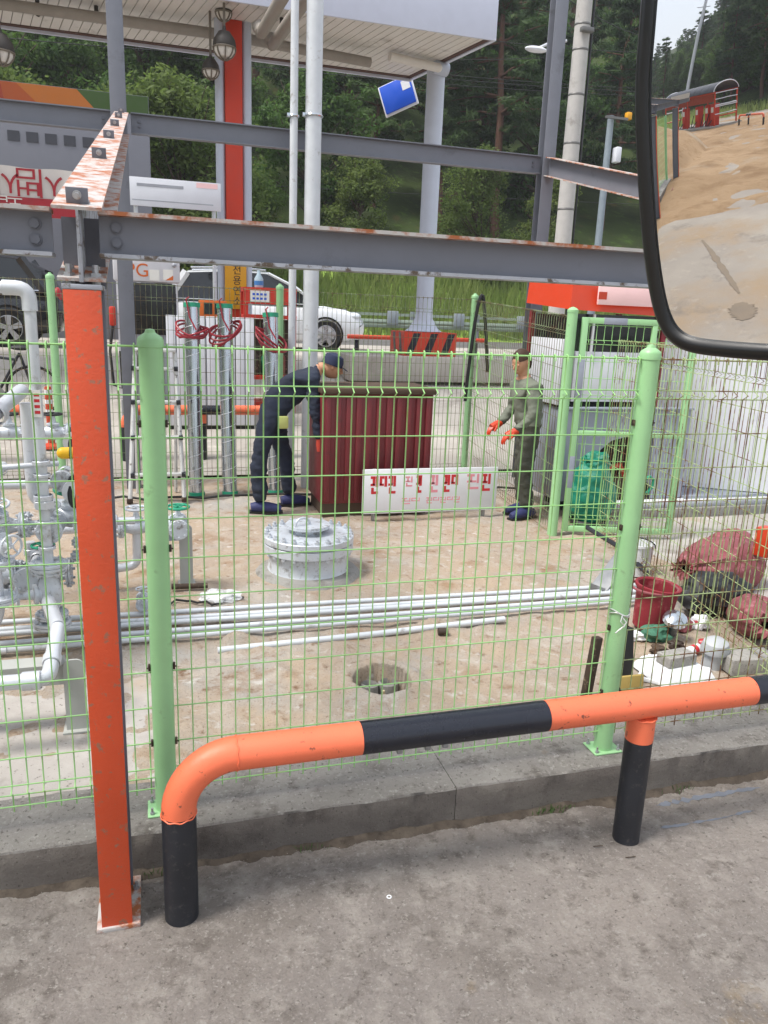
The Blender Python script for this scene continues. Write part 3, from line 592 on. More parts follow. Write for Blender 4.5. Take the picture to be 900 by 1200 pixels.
# ================================================================ GREEN MESH FENCES
def panel(parent, A, B, zb, zt, mv, sp=.0545, r=.0028, folds=(.13, ), zbB=None, ztB=None, off=0.0, inset=.055):
    A, B = V((*A, 0)), V((*B, 0)); d = B-A; L_ = d.length; a = d/L_; nrm = V((a.y, -a.x, 0))
    b = MB(); k = int((L_-2*inset)/sp); z0 = lambda t: zb+((zbB or zb)-zb)*t; z1 = lambda t: zt+((ztB or zt)-zt)*t
    rows = [0.0, .13, .166]
    H = zt-zb; q = .166+.15
    while q < H-.16: rows.append(q); q += .15
    rows += [H-.10, H-.06, H-.012]
    for i in range(k+1):
        s_ = inset+(L_-2*inset)*i/k; t = s_/L_; P = A+a*s_+nrm*off; T = z1(t); Z = z0(t)
        pts = [P+nrm*.012+V((0, 0, T-.018)), P+nrm*.010+V((0, 0, T+.004)), P+V((0, 0, T+.009)), P-nrm*.004+V((0, 0, T)), P+V((0, 0, T-.03)), P+V((0, 0, T-.13)), P+nrm*.03+V((0, 0, T-.148)), P+V((0, 0, T-.166)), P+V((0, 0, (T+Z)/2)), P+V((0, 0, Z+.10)), P+nrm*.03+V((0, 0, Z+.08)), P+V((0, 0, Z+.06)), P+V((0, 0, Z-.012))]
        b.tube(pts, r, 5)
    vert = b.build('mesh_panel', mv, parent, sharp=80)
    b = MB()
    for j, q in enumerate(rows):
        rr_ = r*1.35 if j == 0 else r
        b.tube([A+a*(inset*.5)+nrm*(off+.004)+V((0, 0, z1(0)-q)), A+a*(L_-inset*.5)+nrm*(off+.004)+V((0, 0, z1(1)-q))], rr_, 5)
    b.build('cross_wires', mv, vert, sharp=80)
    return vert
def post(parent, x, y, z0, z1, r, plate=True, clamps=True, fine=True):
    n_ = 24 if fine else 12
    b = MB(); b.cyl((x, y, z0), (x, y, z1-.05), r, n=n_); p = b.build('post', 'fence_green', parent)
    b = MB(); b.lathe([(0, .05), (r*.35, .047), (r*.45, .036), (r*.95, .022), (r*1.07, .012), (r*1.07, -.012), (r*1.0, -.014)], (x, y, z1-.05), n=n_); b.build('cap', 'fence_green', p)
    if plate:
        b = MB(); b.box((x, y, z0+.004), (.145, .115, .008), None, .004); b.build('base_plate', 'fence_green', p)
        for sx in (-.055, .055):
            for sy in (-.04, .04):
                b = MB(); hexbolt(b, (x+sx, y+sy, z0+.008), (0, 0, 1), .009, .009); b.cyl((x+sx, y+sy, z0+.008), (x+sx, y+sy, z0+.035), .0045, n=8); b.build('anchor_bolt', 'bolt_zinc', p)
    if clamps:
        for z in (z0+.30, z0+.62, z0+1.09, z0+1.55):
            for s_ in (-1, 1):
                b = MB(); b.box((x+s_*(r+.004), y-.004, z), (.009, .016, .026), None, .002); b.cyl((x+s_*(r+.004), y-.01, z), (x+s_*(r+.014), y-.01, z), .003, n=8); b.build('clamp', 'dark_brown', p)
    return p
FY = 2.84
ff = thing('mesh_fence', 'light green wire mesh fence standing on the kerb behind the striped rail', 'fence', (0, FY, .176))
PX = [-13.99, -11.99, -9.99, -7.99, -5.99, -3.99, -1.99, .006, 1.998, 3.99]
for i, x in enumerate(PX):
    near = -2.5 < x < 4.5
    post(ff, x, FY, .176, 2.052, .0415, near, near, near)
    if i < len(PX)-1:
        if PX[i+1] > -2.5: panel(ff, (x, FY), (PX[i+1], FY), .262, 1.992, 'wire_rusty' if x > 1.5 else 'wire_green', off=0.0)
        else: panel(ff, (x, FY), (PX[i+1], FY), .262, 1.992, 'wire_green', sp=.12, r=.003)
rf = thing('mesh_fence', 'far mesh fence along the back of the yard behind the ladder and steel tubes', 'fence', (1.3, 9.0, .16))
for i, x in enumerate((-5.7, -3.33, -.953, 1.430, 3.79)):
    post(rf, x, 9.0, .15, 2.404, .042, False, False)
    if i < 4: panel(rf, (x, 9.0), ((-3.33, -.953, 1.430, 3.79)[i], 9.0), .22, 2.326, 'wire_rear', sp=.0545, r=.0026)
sf = thing('mesh_fence', 'short mesh fence between the far corner post and the open gate', 'fence', (3.61, 7.4, .16))
panel(sf, (3.79, 9.0), (3.60, 6.36), .22, 2.318, 'wire_rear', ztB=2.17, sp=.0545, r=.0026)
xf = thing('mesh_fence', 'rusty brown mesh fence running back beside the sacks and bucket', 'fence', (3.5, 4.4, .16))
panel(xf, (3.24, 2.92), (3.90, 6.05), .235, 1.98, 'wire_rusty', r=.0026)
post(xf, 3.225, 2.93, .16, 2.03, .03, False, False); 
gt = thing('mesh_gate', 'light green mesh gate swung open in front of the orange roofed kiosk', 'gate', (3.61, 6.32, .16))
b = MB(); b.cyl((3.605, 6.32, .15), (3.60, 6.32, 2.215), .046, n=20); gp = b.build('post', 'fence_green', gt)
b = MB(); b.lathe([(0, .04), (.03, .03), (.049, .012), (.049, -.01)], (3.60, 6.32, 2.21), n=20); b.build('cap', 'fence_green', gp)
G0, G1 = V((3.69, 6.30, 0)), V((4.70, 6.01, 0)); gd = (G1-G0).normalized(); gn = V((gd.y, -gd.x, 0)); GM = Matrix((gd, -gn, V((0, 0, 1)))).transposed()
def gbar(name, s0, s1, z0, z1, mt='fence_green', o_=0.0, par=None):
    b = MB(); c = G0+gd*((s0+s1)/2)+gn*o_+V((0, 0, (z0+z1)/2)); b.box(c, (s1-s0, .042, z1-z0), GM, .004); return b.build(name, mt, par or gt)
st1 = gbar('stile', 0, .055, .2, 2.165); gbar('stile', .995, 1.05, .2, 2.165); gbar('stile', .63, .675, 1.16, 2.112)
tr_ = gbar('rail', .056, .994, 2.112, 2.165); gbar('rail', .056, .994, 1.115, 1.159); gbar('rail', .056, .994, .2, .252)
gbar('primer_patch', .19, .40, 2.110, 2.167, 'grey_panel', .0015, tr_); gbar('primer_patch', -.001, .056, 1.45, 1.80, 'grey_panel', .0015, st1); gbar('primer_patch', -.001, .056, .62, .92, 'grey_panel', .0015, st1)
q0, q1 = G0+gd*.03, G0+gd*1.02
panel(gt, (q0.x, q0.y), (q1.x, q1.y), .26, 2.10, 'wire_green', sp=.07, r=.0028, inset=.04)
# twisted wire round the second post
t = thing('wire_tie', 'twisted silver wire tied round the right fence post', 'wire', (1.998, FY, .86)); b = MB()
for k in range(2):
    b.tube([(1.998+.046*math.cos(a), FY+.046*math.sin(a), .865+.01*k+.012*math.sin(a*2+k)) for a in np.linspace(0, 6.283, 24)], .003, 6, closed=False)
b.tube([(1.985, FY-.047, .87), (1.97, FY-.06, .845), (1.99, FY-.062, .825), (1.965, FY-.055, .80), (1.95, FY-.06, .792)], .003, 6); b.tube([(1.985, FY-.047, .86), (2.0, FY-.06, .84), (1.985, FY-.065, .82)], .003, 6)
b.build('wire', 'alu', t)
# ================================================================ YARD: PIPEWORK
G = .168
mf = thing('valve_manifold', 'silver gas pipe manifold with valves and flanges at the left behind the fence', 'pipework', (-.75, 4.2, G))
def pipe(path, r, mt='pipe_silver', n=14, par=None, nm='pipe'): b = MB(); b.tube(path, r, n); return b.build(nm, mt, par or mf)
def elbow_path(p0, c, p1, rad_):
    """straight run p0 -> corner c -> p1 with a rounded bend"""
    p0, c, p1 = V(p0), V(c), V(p1); a = (p0-c).normalized(); d = (p1-c).normalized(); A, B = c+a*rad_, c+d*rad_
    return [p0]+[A.lerp(c, t).lerp(c.lerp(B, t), t) for t in (0, .2, .4, .6, .8, 1)]+[p1]
def flange(p, axis, r, th=.018, par=None, bolts=8):
    p, a = V(p), V(axis).normalized(); b = MB(); b.lathe([(0, -th), (r*.96, -th), (r, -th+.003), (r, -.002), (r*.93, -.001), (r*.93, .001), (r, .002), (r, th-.003), (r*.96, th), (0, th)], p, a, 24)
    t = a.orthogonal().normalized(); u = a.cross(t)
    for k in range(bolts):
        q = p+(t*math.cos(6.283*k/bolts)+u*math.sin(6.283*k/bolts))*r*.78; b.cyl(q-a*(th+.014), q+a*(th+.014), r*.10, n=6)
    return b.build('flange', 'valve_grey', par or mf)
def collar(p, axis, r, h, par=None, n=16, mt='pipe_silver'):
    p, a = V(p), V(axis).normalized(); b = MB(); b.lathe([(r*.9, -h/2), (r, -h/2+.004), (r, h/2-.004), (r*.9, h/2)], p, a, n); return b.build('coupling', mt, par or mf)
def handwheel(p, axis, r, mt='green_cap', par=None):
    p, a = V(p), V(axis).normalized(); t = a.orthogonal().normalized(); u = a.cross(t); b = MB()
    b.tube([p+(t*math.cos(q)+u*math.sin(q))*r for q in np.linspace(0, 6.283, 25)[:-1]], r*.13, 8, closed=True)
    for k in range(4): q = k*math.pi/2; b.tube([p, p+(t*math.cos(q)+u*math.sin(q))*r], r*.09, 6)
    b.cyl(p-a*.05, p+a*.012, r*.16, n=10); return b.build('handwheel', mt, par or mf)
def valve(p, axis, r, up, wheel=None, wr=.06, par=None):
    p, a, u = V(p), V(axis).normalized(), V(up).normalized(); L_ = r*2.6; b = MB()
    b.lathe([(r*.8, -L_), (r*.85, -L_*.8), (r*1.25, -r*.7), (r*1.4, 0), (r*1.25, r*.7), (r*.85, L_*.8), (r*.8, L_)], p, a, 20); b.lathe([(r*1.0, 0), (r*.9, r*1.3), (r*1.15, r*1.35), (r*1.15, r*1.7), (r*.55, r*1.8), (r*.35, r*3.2), (0, r*3.2)], p, u, 16)
    vb = b.build('valve', 'valve_grey', par or mf); flange(p+a*L_, a, r*1.75, .014, vb); flange(p-a*L_, a, r*1.75, .014, vb)
    if wheel: handwheel(p+u*r*3.4, u, wr, wheel, vb)
    return vb
X0, Y0 = at(45, 500, 4.4).x, 4.4; zt = at(35, 338, 4.4).z
pipe(elbow_path((X0-1.6, Y0, zt), (X0, Y0, zt), (X0, Y0, at(56, 660, 4.4).z), .07), .029, 'pipe_white')
b = MB(); b.tube(elbow_path((X0-.12, Y0, zt), (X0, Y0, zt), (X0, Y0, zt-.11), .06), .037, 14); b.build('elbow', 'pipe_white', mf)
for y_, r, h in ((542, .046, .025), (557, .044, .02), (583, .05, .03), (591, .055, .045), (612, .045, .02), (642, .045, .02)): collar((X0, Y0, at(48, y_, 4.4).z), (0, 0, 1), r, h, n=6 if y_ == 591 else 16)
z1 = at(56, 662, 4.4).z; flange((X0, Y0, z1), (0, 0, 1), .10)
valve((X0, Y0, z1-.16), (0, 0, 1), .05, (-1, -.3, 0), 'valve_grey', .05); z2 = z1-.34; flange((X0, Y0, z2), (0, 0, 1), .10)
pipe([(X0, Y0, z2), (X0+.02, 4.15, .60), at(68, 735, 3.75)], .034)
q0_, q1_, q2_ = at(-60, 806, 3.42), at(57, 796, 3.42), at(68, 735, 3.75); pipe(elbow_path(q0_, q1_, q2_, .06), .034)
collar(q1_+V((-.07, 0, 0)), (1, 0, 0), .042, .08); collar(q1_.lerp(q2_, .35), q2_-q1_, .041, .05)
# second riser at the frame edge
X1 = X0-.24
for z, r in ((1.30, .075), (1.02, .09), (.80, .10), (.60, .10)): flange((X1, 4.25, z), (0, 0, 1), r)
valve((X1, 4.25, .92), (0, 0, 1), .05, (.6, -.7, 0), 'valve_grey', .055); valve((X1, 4.25, 1.16), (0, 0, 1), .045, (-.5, -.6, .2), 'valve_grey', .06)
pipe(elbow_path((X1, 4.25, 1.45), (X1, 4.25, .45), (X1-.25, 4.0, .38), .12), .034); collar((X1-.12, 4.12, .42), (1, 1, .3), .055, .06)
pipe(elbow_path((X1, 4.25, 1.35), (X1, 4.25, 1.52), (X1+.1, 4.9, 1.62), .1), .04); collar((X1+.03, 4.45, 1.545), (.1, .65, .1), .062, .07)
pipe([(X1-1, 5.4, 1.30), (X0+.18, 5.4, 1.30)], .035); pipe([(X1-1, 5.3, .98), (X0+.3, 5.3, .98)], .03); pipe([(X1-.8, 4.6, 1.18), (X0+.05, 4.75, 1.22)], .016)
pipe(elbow_path((X0-.12, 4.9, 1.55), (X0-.12, 4.9, .95), (X0+.25, 4.9, .92), .1), .038)
for x in (X0-.3, X0-.04): valve((x, 5.4, 1.30), (1, 0, 0), .035, (0, 0, 1), 'black_rubber', .055)
valve((X0+.1, 4.7, .92), (1, 0, 0), .05, (0, -.2, 1), 'green_cap', .075); valve((X0-.35, 4.55, .62), (1, .2, 0), .055, (0, -.6, .6), 'valve_grey', .06); valve((X0-.05, 4.62, .60), (1, 0, 0), .05, (0, 0, 1), 'green_cap', .06)
flange((X0+.19, 4.55, .72), (0, .3, 1), .09); flange((X0+.2, 4.55, .80), (0, .3, 1), .09); pipe([(X0+.2, 4.5, .5), (X0+.2, 4.6, .95)], .04)
b = MB(); b.cyl((X0+.10, 4.5, 1.325), (X0+.34, 4.5, 1.33), .032, n=18); b.sph((X0+.10, 4.5, 1.325), .032); b.build('actuator', 'yellow_plastic', mf)
b = MB(); b.cyl((X0+.135, 4.5, 1.325), (X0+.148, 4.5, 1.325), .034, n=18); b.build('band', 'black_rubber', mf)
for z, y in ((1.12, 4.45), (1.36, 4.65)):
    b = MB(); b.tube([(X0+.15+.02*math.sin(q), y+.012*math.cos(q), z+.075*math.cos(q)) for q in np.linspace(0, 6.283, 25)[:-1]], .018, 10, closed=True); b.build('gauge_ring', 'black_rubber', mf)
    b = MB(); b.cyl((X0+.15, y-.012, z), (X0+.15, y+.02, z), .062, n=20); b.build('gauge_face', 'pipe_white', mf)
b = MB(); b.box((X0+.2, 4.85, .95), (.20, .12, .3), None, .01); b.build('junction_box', 'grey_panel', mf)
b = MB(); b.box((X0-.02, 4.39, at(40, 472, 4.4).z), (.004, .071, .14)); b.box((X0, 4.3635, at(40, 472, 4.4).z), (.05, .002, .14)); lb = b.build('pipe_label', 'paper', mf)
b = MB()
for k in range(4): b.box((X0+.006, 4.362, at(40, 472, 4.4).z+.045-.03*k), (.026, .001, .016))
b.build('print', 'print_red', lb)
rq = random.Random(3)
for k in range(9):
    x, y, z = X0+rq.uniform(-.5, .22), rq.uniform(4.35, 5.2), rq.uniform(.45, 1.2); ax_ = rq.choice(((1, 0, 0), (0, 1, 0), (0, 0, 1))); L_ = rq.uniform(.25, .6)
    pipe([V((x, y, z))-V(ax_)*L_/2, V((x, y, z))+V(ax_)*L_/2], rq.uniform(.016, .03)); collar(V((x, y, z))+V(ax_)*L_*.3, ax_, .04, .04); flange(V((x, y, z))-V(ax_)*L_*.5, ax_, rq.uniform(.055, .08))
for k in range(4):
    x, y, z = X0+rq.uniform(-.45, .2), rq.uniform(4.4, 5.0), rq.uniform(.45, 1.0); valve((x, y, z), rq.choice(((1, 0, 0), (0, 1, 0))), .04, (0, -.3, 1), rq.choice(('green_cap', 'valve_grey')), .055)
# grey stand with rounded plate legs
LX = -.385
def plate_leg(x, y, zt_, par):
    b = MB(); w_ = .045; pr = [(x-w_, y, G), (x+w_, y, G), (x+w_, y, zt_-.03)]+[(x+w_-.03+.03*math.cos(q), y, zt_-.03+.03*math.sin(q)) for q in (.5, 1.0, 1.57)]+[(x-w_+.03-.03*math.cos(q), y, zt_-.03+.03*math.sin(q)) for q in (1.57, 1.0, .5)]+[(x-w_, y, zt_-.03)]
    b.prism(pr, (0, .012, 0)); b.box((x-w_+.005, y+.045, (G+zt_-.02)/2), (.01, .07, zt_-G-.03)); b.box((x, y+.03, G+.004), (.12, .12, .008)); return b.build('leg', 'stand_grey', par)
sd_ = thing('pipe_stand', 'low grey steel stand under the gas pipes left of the orange column', 'stand', (LX-.3, 3.58, G))
plate_leg(LX, 3.55, .53, sd_); plate_leg(LX-.85, 3.55, .53, sd_); b = MB(); b.bb((LX-.80, 3.575, .40), (LX-.047, 3.585, .50)); b.bb((LX-.80, 3.585, .49), (LX-.047, 3.68, .50)); b.build('rail', 'stand_grey', sd_)
# small valve set between the column and the fence post
vs_ = thing('valve_set', 'small valve assembly on a grey stand behind the left fence post', 'valve', (.0, 5.5, G)); mf_ = mf; mf = vs_
zv = at(150, 618, 5.5).z; xa, xb = at(138, 618, 5.5).x, at(205, 612, 5.5).x
pipe([(xa-.55, 5.5, zv), (xb, 5.5, zv)], .03); valve((at(160, 618, 5.5).x, 5.5, zv), (1, 0, 0), .04, (0, 0, 1), 'valve_grey', .07); valve((xb+.02, 5.42, zv+.02), (0, 1, 0), .04, (0, 0, 1), 'green_cap', .075)
flange((xa+.02, 5.5, zv), (1, 0, 0), .075); flange((xb-.05, 5.5, zv), (1, 0, 0), .07); pipe(elbow_path((at(160, 618, 5.5).x, 5.5, zv-.02), (at(160, 640, 5.5).x, 5.5, zv-.28), (at(160, 640, 5.5).x-.3, 5.45, zv-.3), .06), .03)
xl = at(218, 640, 5.5).x; b = MB(); b.bb((xb-.1, 5.46, zv-.10), (xl-.046, 5.47, zv-.03)); b.build('rail', 'grey_panel', vs_)
plate_leg(xl, 5.5, zv+.0, vs_); b = MB(); b.cyl((xl-.11, 5.4, G+.025), (xl+.14, 5.38, G+.025), .02, n=12); b.build('foot_bar', 'dark_brown', vs_)
xv = at(168, 722, 4.9).x; valve((xv, 4.95, G+.10), (0, 1, 0), .025, (0, 0, 1), 'valve_grey', .04)
mf = mf_

# ================================================================ YARD: LOOSE THINGS
def wob(path, a, seed): return [V(p)+V((noise.noise((i*.7, seed, 1)), noise.noise((i*.7, seed, 5)), noise.noise((i*.7, seed, 9))))*a for i, p in enumerate(path)]
# ladder
ld = thing('step_ladder', 'paint-splashed aluminium step ladder standing behind the left fence post', 'ladder', (.03, 8.2, G)); lx0, lx1 = -.165, .275
for s_, xa, xb in ((-1, -.13, -.235), (1, .25, .30)):
    b = MB(); b.tube([(xa, 8.30, 1.66), (xb, 8.02, G)], .022, 8); b.build('rail', 'alu', ld); b = MB(); b.tube([(xa+.01*s_, 8.32, 1.62), (xb-s_*.07, 8.5, G)], .017, 8); b.build('back_rail', 'alu', ld)
for k, z in enumerate((.45, .82, 1.17, 1.50)):
    t = (1.66-z)/(1.66-G); b = MB(); b.box((.05+.0*t, 8.30-.28*t, z), (.44+.12*t, .085, .028), None, .003); st_ = b.build('step', 'alu', ld)
    for s_ in (-1, 1): b = MB(); b.box((.05+s_*(.20+.06*t), 8.285-.28*t, z+.002), (.04, .10, .045), None, .004); b.build('bracket', 'dark_plastic', st_)
b = MB(); b.box((.06, 8.31, 1.68), (.40, .16, .03), None, .004); b.build('top_plate', 'alu', ld)
for s_, xb in ((-1, -.235), (1, .30)): b = MB(); b.box((xb, 8.02, G+.025), (.06, .05, .05), None, .006); b.build('foot', 'dark_brown', ld)
# three galvanised tubes with cable
for k, (x, zt_, ln, lab) in enumerate(((.44, 2.11, .0, 'leftmost shiny galvanised tube with green ends leaning on the back fence'), (.79, 2.11, .02, 'middle shiny galvanised tube with green ends leaning on the back fence'), (1.285, 2.04, .04, 'rightmost shiny galvanised tube beside the worker in navy'))):
    t = thing('steel_tube', lab, 'tube', (x, 8.33, G), 'galvanised tubes by the back fence'); r = .077
    def P(z, a=0, rr=0): return V((x+ln*(G-z)*.5+rr*math.cos(a), 8.30+.09*(z-G)+rr*math.sin(a), z))
    b = MB(); b.tube([P(G+.03), P(zt_)], r, 28); b.build('tube_wall', 'galv', t)
    b = MB(); b.tube([P(G+.03+(zt_-G-.06)*i/200, i*.40, r+.002) for i in range(200)], .0028, 5); b.build('spiral_seam', 'pipe_white', t)
    for z0_, z1_ in ((G, G+.035), (zt_-.0, zt_+.045)): b = MB(); b.tube([P(z0_), P(z1_)], r+.007, 28); b.build('end_cap', 'green_cap', t)
    c = thing('cable_coil', ('coil of dark red cable hung over the leftmost galvanised tube', 'coil of dark red cable hung over the middle galvanised tube', 'coil of dark red cable hung over the rightmost galvanised tube')[k], 'cable', tuple(P(zt_-.2)), 'red cable coils'); b = MB()
    for j in range(4):
        rr = .145+.01*(j % 3); pth = [P(zt_-.22)+V((rr*math.cos(q)+.01*(j-2), -.03+.11*math.sin(q), (.085+.012*j)*math.sin(q+.5*j-.6*k)*.8-.05*math.cos(q)*(1 if k != 1 else -1)-.012*j)) for q in np.linspace(0, 6.283, 29)[:-1]]
        b.tube(pth, .0105, 7, closed=True)
    b.tube([P(zt_+.05)+V((-.03, -.02, .05)), P(zt_+.02)+V((-.06, -.08, .06)), P(zt_-.1)+V((-.03, -.1, 0)), P(zt_-.22)+V((.03, -.14, 0))], .008, 6)
    b.build('cable', 'red_cable', c)
# flanged cover
fc = thing('flanged_cover', 'round grey bolted steel manhole neck standing in the sandy yard', 'tank cover', (1.13, 5.62, G)); fx, fy = 1.13, 5.66; G_ = G; G = G+.035
b = MB(); b.lathe([(.36, -.055), (.318, -.02), (.305, .02), (.298, .09), (.298, .15)], (fx, fy, G), n=40); b.build('neck', 'valve_grey', fc)
b = MB(); b.lathe([(.42, -.06), (.38, -.015), (.31, -.005)], (fx, fy, G), n=40); b.build('grout_ring', 'hole_concrete', fc)
b = MB(); b.lathe([(.0, .145), (.34, .145), (.346, .15), (.346, .205), (.34, .21), (.0, .21)], (fx, fy, G), n=48); b.build('lower_flange', 'valve_grey', fc)
b = MB(); b.lathe([(.0, .216), (.343, .216), (.349, .222), (.349, .262), (.343, .268), (.0, .268)], (fx, fy, G), n=48); b.build('upper_flange', 'valve_grey', fc)
for k in range(24):
    a = 6.283*k/24; q = V((fx+.322*math.cos(a), fy+.322*math.sin(a), G)); b = MB(); b.cyl(q+V((0, 0, .118)), q+V((0, 0, .305)), .011, n=8); b.cyl(q+V((0, 0, .268)), q+V((0, 0, .288)), .02, n=6); b.cyl(q+V((0, 0, .126)), q+V((0, 0, .145)), .02, n=6); b.build('stud', 'valve_grey', fc)
b = MB(); b.lathe([(.11, .268), (.11, .31), (.17, .312), (.17, .335), (.0, .34)], (fx, fy+.03, G), n=32); b.build('nozzle', 'valve_grey', fc)
b = MB(); b.tube(arc((fx-.05, fy-.02, G+.335), .06, 0, math.pi, (1, .3, 0), (0, 0, 1), 8), .01, 8); b.build('lifting_eye', 'valve_grey', fc)
G = G_
# bundle of pipes lying along the yard
for k, (y, xa, xb, lab) in enumerate(((4.47, -1.6, 3.30, 'nearest full-length galvanised pipe lying on the yard ground'), (4.57, -1.9, 3.42, 'second nearest long galvanised pipe of the row on the yard ground'), (4.735, -1.8, 3.50, 'third long galvanised pipe of the row on the yard ground'), (4.80, -1.6, 3.44, 'fourth long galvanised pipe of the row on the yard ground'), (4.93, -2.0, 3.56, 'farthest long galvanised pipe of the row on the yard ground'))):
    b = MB(); z = G+.035; ye = 4.50+(y-4.47)*.62; b.tube([(xa, y+.02, z-.006), ((xa+xb)/2, (y+.02+ye)/2+.004*math.sin(k*2), z), (xb, ye, z)], (.0175, .0175, .0175), 16); o = b.build('galvanised_pipe', 'pipe_white', None, (xa, y, G)); tag(o, lab, 'pipe', 'galvanised pipes on the ground')
    b = MB(); b.cyl((-.9-.1*k, y+.015, z-.004), (-.83-.1*k, y+.015, z-.004), .022, n=14); c = b.build('coupling', 'pipe_silver', None, (xa, y, G)); c.parent = o; c.location = (0, 0, 0)
b = MB(); b.tube([(.33, 4.335, G-.008), (1.3, 4.34, G+.012), (2.2, 4.37, G+.03)], .02, 16); o = b.build('galvanised_pipe', 'pipe_white', None, (1.3, 4.33, G)); tag(o, 'short half-buried pipe in the sand in front of the pipe row', 'pipe', 'galvanised pipes on the ground')
b = MB(); b.tube([(1.7, 4.28, G+.02), (1.76, 4.27, G+.02)], .024, 12); tag(b.build('pipe_fitting', 'dark_brown', None, (1.73, 4.27, G)), 'small rusty fitting lying beside the half-buried pipe end', 'fitting')
# the hole with broken concrete pipe in it
for k, (x, y, r, lab) in enumerate(((1.055, 3.81, .030, 'leftmost concrete pipe stub inside the round hole'), (1.135, 3.845, .052, 'middle concrete pipe stub inside the round hole'), (1.255, 3.845, .058, 'rightmost concrete pipe stub inside the round hole'))):
    b = MB(); b.lathe([(r, 0), (r*1.02, .15), (r, .28), (r*.8, .29), (r*.72, .275), (r*.7, .1)], (x, y, -.19), (.03-.03*k, .06, 1), 20); tag(b.build('pipe_stub', 'hole_concrete', None, (x, y, -.19)), lab, 'pipe', 'concrete stubs in the hole')
b = MB(); b.tube([(1.19, 3.745, -.2), (1.195, 3.75, 0), (1.185, 3.755, .10)], [.016, .013, .010], 8); tag(b.build('stick', 'stick', None, (1.19, 3.745, -.2)), 'pale stick poking up in the round hole', 'stick')
# bent steel sheet
p = [gz(690, 690, .2), gz(708, 697, .19), at(738, 658, 4.8), at(734, 632, 4.9)]
b = MB(); b.prism(p, (.002, .004, .006)); b.prism([p[0], p[1], p[1]+V((.0, -.01, .05)), p[0]+V((0, -.01, .05))], (.003, .004, 0)); tag(b.build('steel_sheet', 'dull_steel', None, (3.2, 4.85, G)), 'bent scrap steel sheet leaning left of the right fence post', 'steel sheet')
b = MB(); b.tube(wob([(-.5+.2*i, 8.15+.02*math.sin(i), G+.02) for i in range(24)], .03, 3), .014, 6); tag(b.build('rubber_hose', 'hose_black', None, (1, 8.15, G)), 'black hose lying on the ground along the foot of the back fence', 'hose')
b = MB(); b.tube(wob([(at(200, 690, 5.0).x+.045*i, 5.1+.05*math.sin(i*.8), G+.012) for i in range(12)], .03, 4), .008, 6); tag(b.build('cable_piece', 'hose_black', None, (.2, 5.1, G)), 'short dark cable lying near the small valve stand', 'cable')
bm = bmesh.new(); bmesh.ops.create_icosphere(bm, subdivisions=3, radius=1); b = MB()
b.add([V((v.co.x*.13, v.co.y*.09, max(-.2, v.co.z)*.05))*(1+.5*noise.noise(v.co*2.4)) + V((.42, 5.15, G+.015)) for v in bm.verts], [tuple(v.index for v in f.verts) for f in bm.faces]); bm.free()
tag(b.build('plastic_wrap', 'plastic_wrap', None, (.42, 5.15, G), sharp=20), 'crumpled clear plastic wrap on the ground behind the left post', 'plastic')

# ================================================================ PERSON
def skin_mesh(name, verts, edges, radii, mt, parent, sub=2, root=0):
    me = bpy.data.meshes.new(name); me.from_pydata([tuple(v) for v in verts], edges, []); o = bpy.data.objects.new(name, me); col.objects.link(o)
    o.modifiers.new('s', 'SKIN'); o.modifiers.new('u', 'SUBSURF').levels = sub
    for i, r in enumerate(radii):
        sv = me.skin_vertices[0].data[i]; sv.radius = r if hasattr(r, '__len__') else (r, r); sv.use_root = (i == root)
    dg = bpy.context.evaluated_depsgraph_get(); m2 = bpy.data.meshes.new_from_object(o.evaluated_get(dg)); bpy.data.objects.remove(o); bpy.data.meshes.remove(me)
    b = MB(); b.add([v.co.copy() for v in m2.vertices], [tuple(p.vertices) for p in m2.polygons]); bpy.data.meshes.remove(m2); return b
E_ = [(0, 1), (1, 2), (2, 3), (3, 4), (4, 5), (0, 6), (6, 7), (7, 8), (0, 9), (9, 10), (10, 11), (3, 12), (12, 13), (13, 14), (3, 15), (15, 16), (16, 17), (7, 18), (10, 19)]
E_ = [e for e in E_ if max(e) < 18]
Rr = [(.15, .17), (.135, .16), (.14, .17), (.13, .16), (.07, .07), (.058, .058), (.105, .11), (.085, .09), (.078, .08), (.105, .11), (.085, .09), (.078, .08), (.078, .078), (.06, .06), (.047, .047), (.078, .078), (.06, .06), (.047, .047)]
def creases(b, amp, seed):
    """cloth folds: displace along the mesh normal, strongest round knees, waist and elbows"""
    me = bpy.data.meshes.new('tmp'); me.from_pydata(b.v, [], b.f); me.update(); out_ = []
    for v in me.vertices:
        c = v.co; f_ = noise.noise((c.x*6, c.y*6, c.z*15+seed))*.7+noise.noise((c.x*16+seed, c.y*16, c.z*32))*.45+abs(noise.noise((c.x*9, c.y*9, c.z*22+seed*2)))*-.5
        out_.append(c+v.normal*f_*amp)
    bpy.data.meshes.remove(me); b.v = [tuple(q) for q in out_]; return b
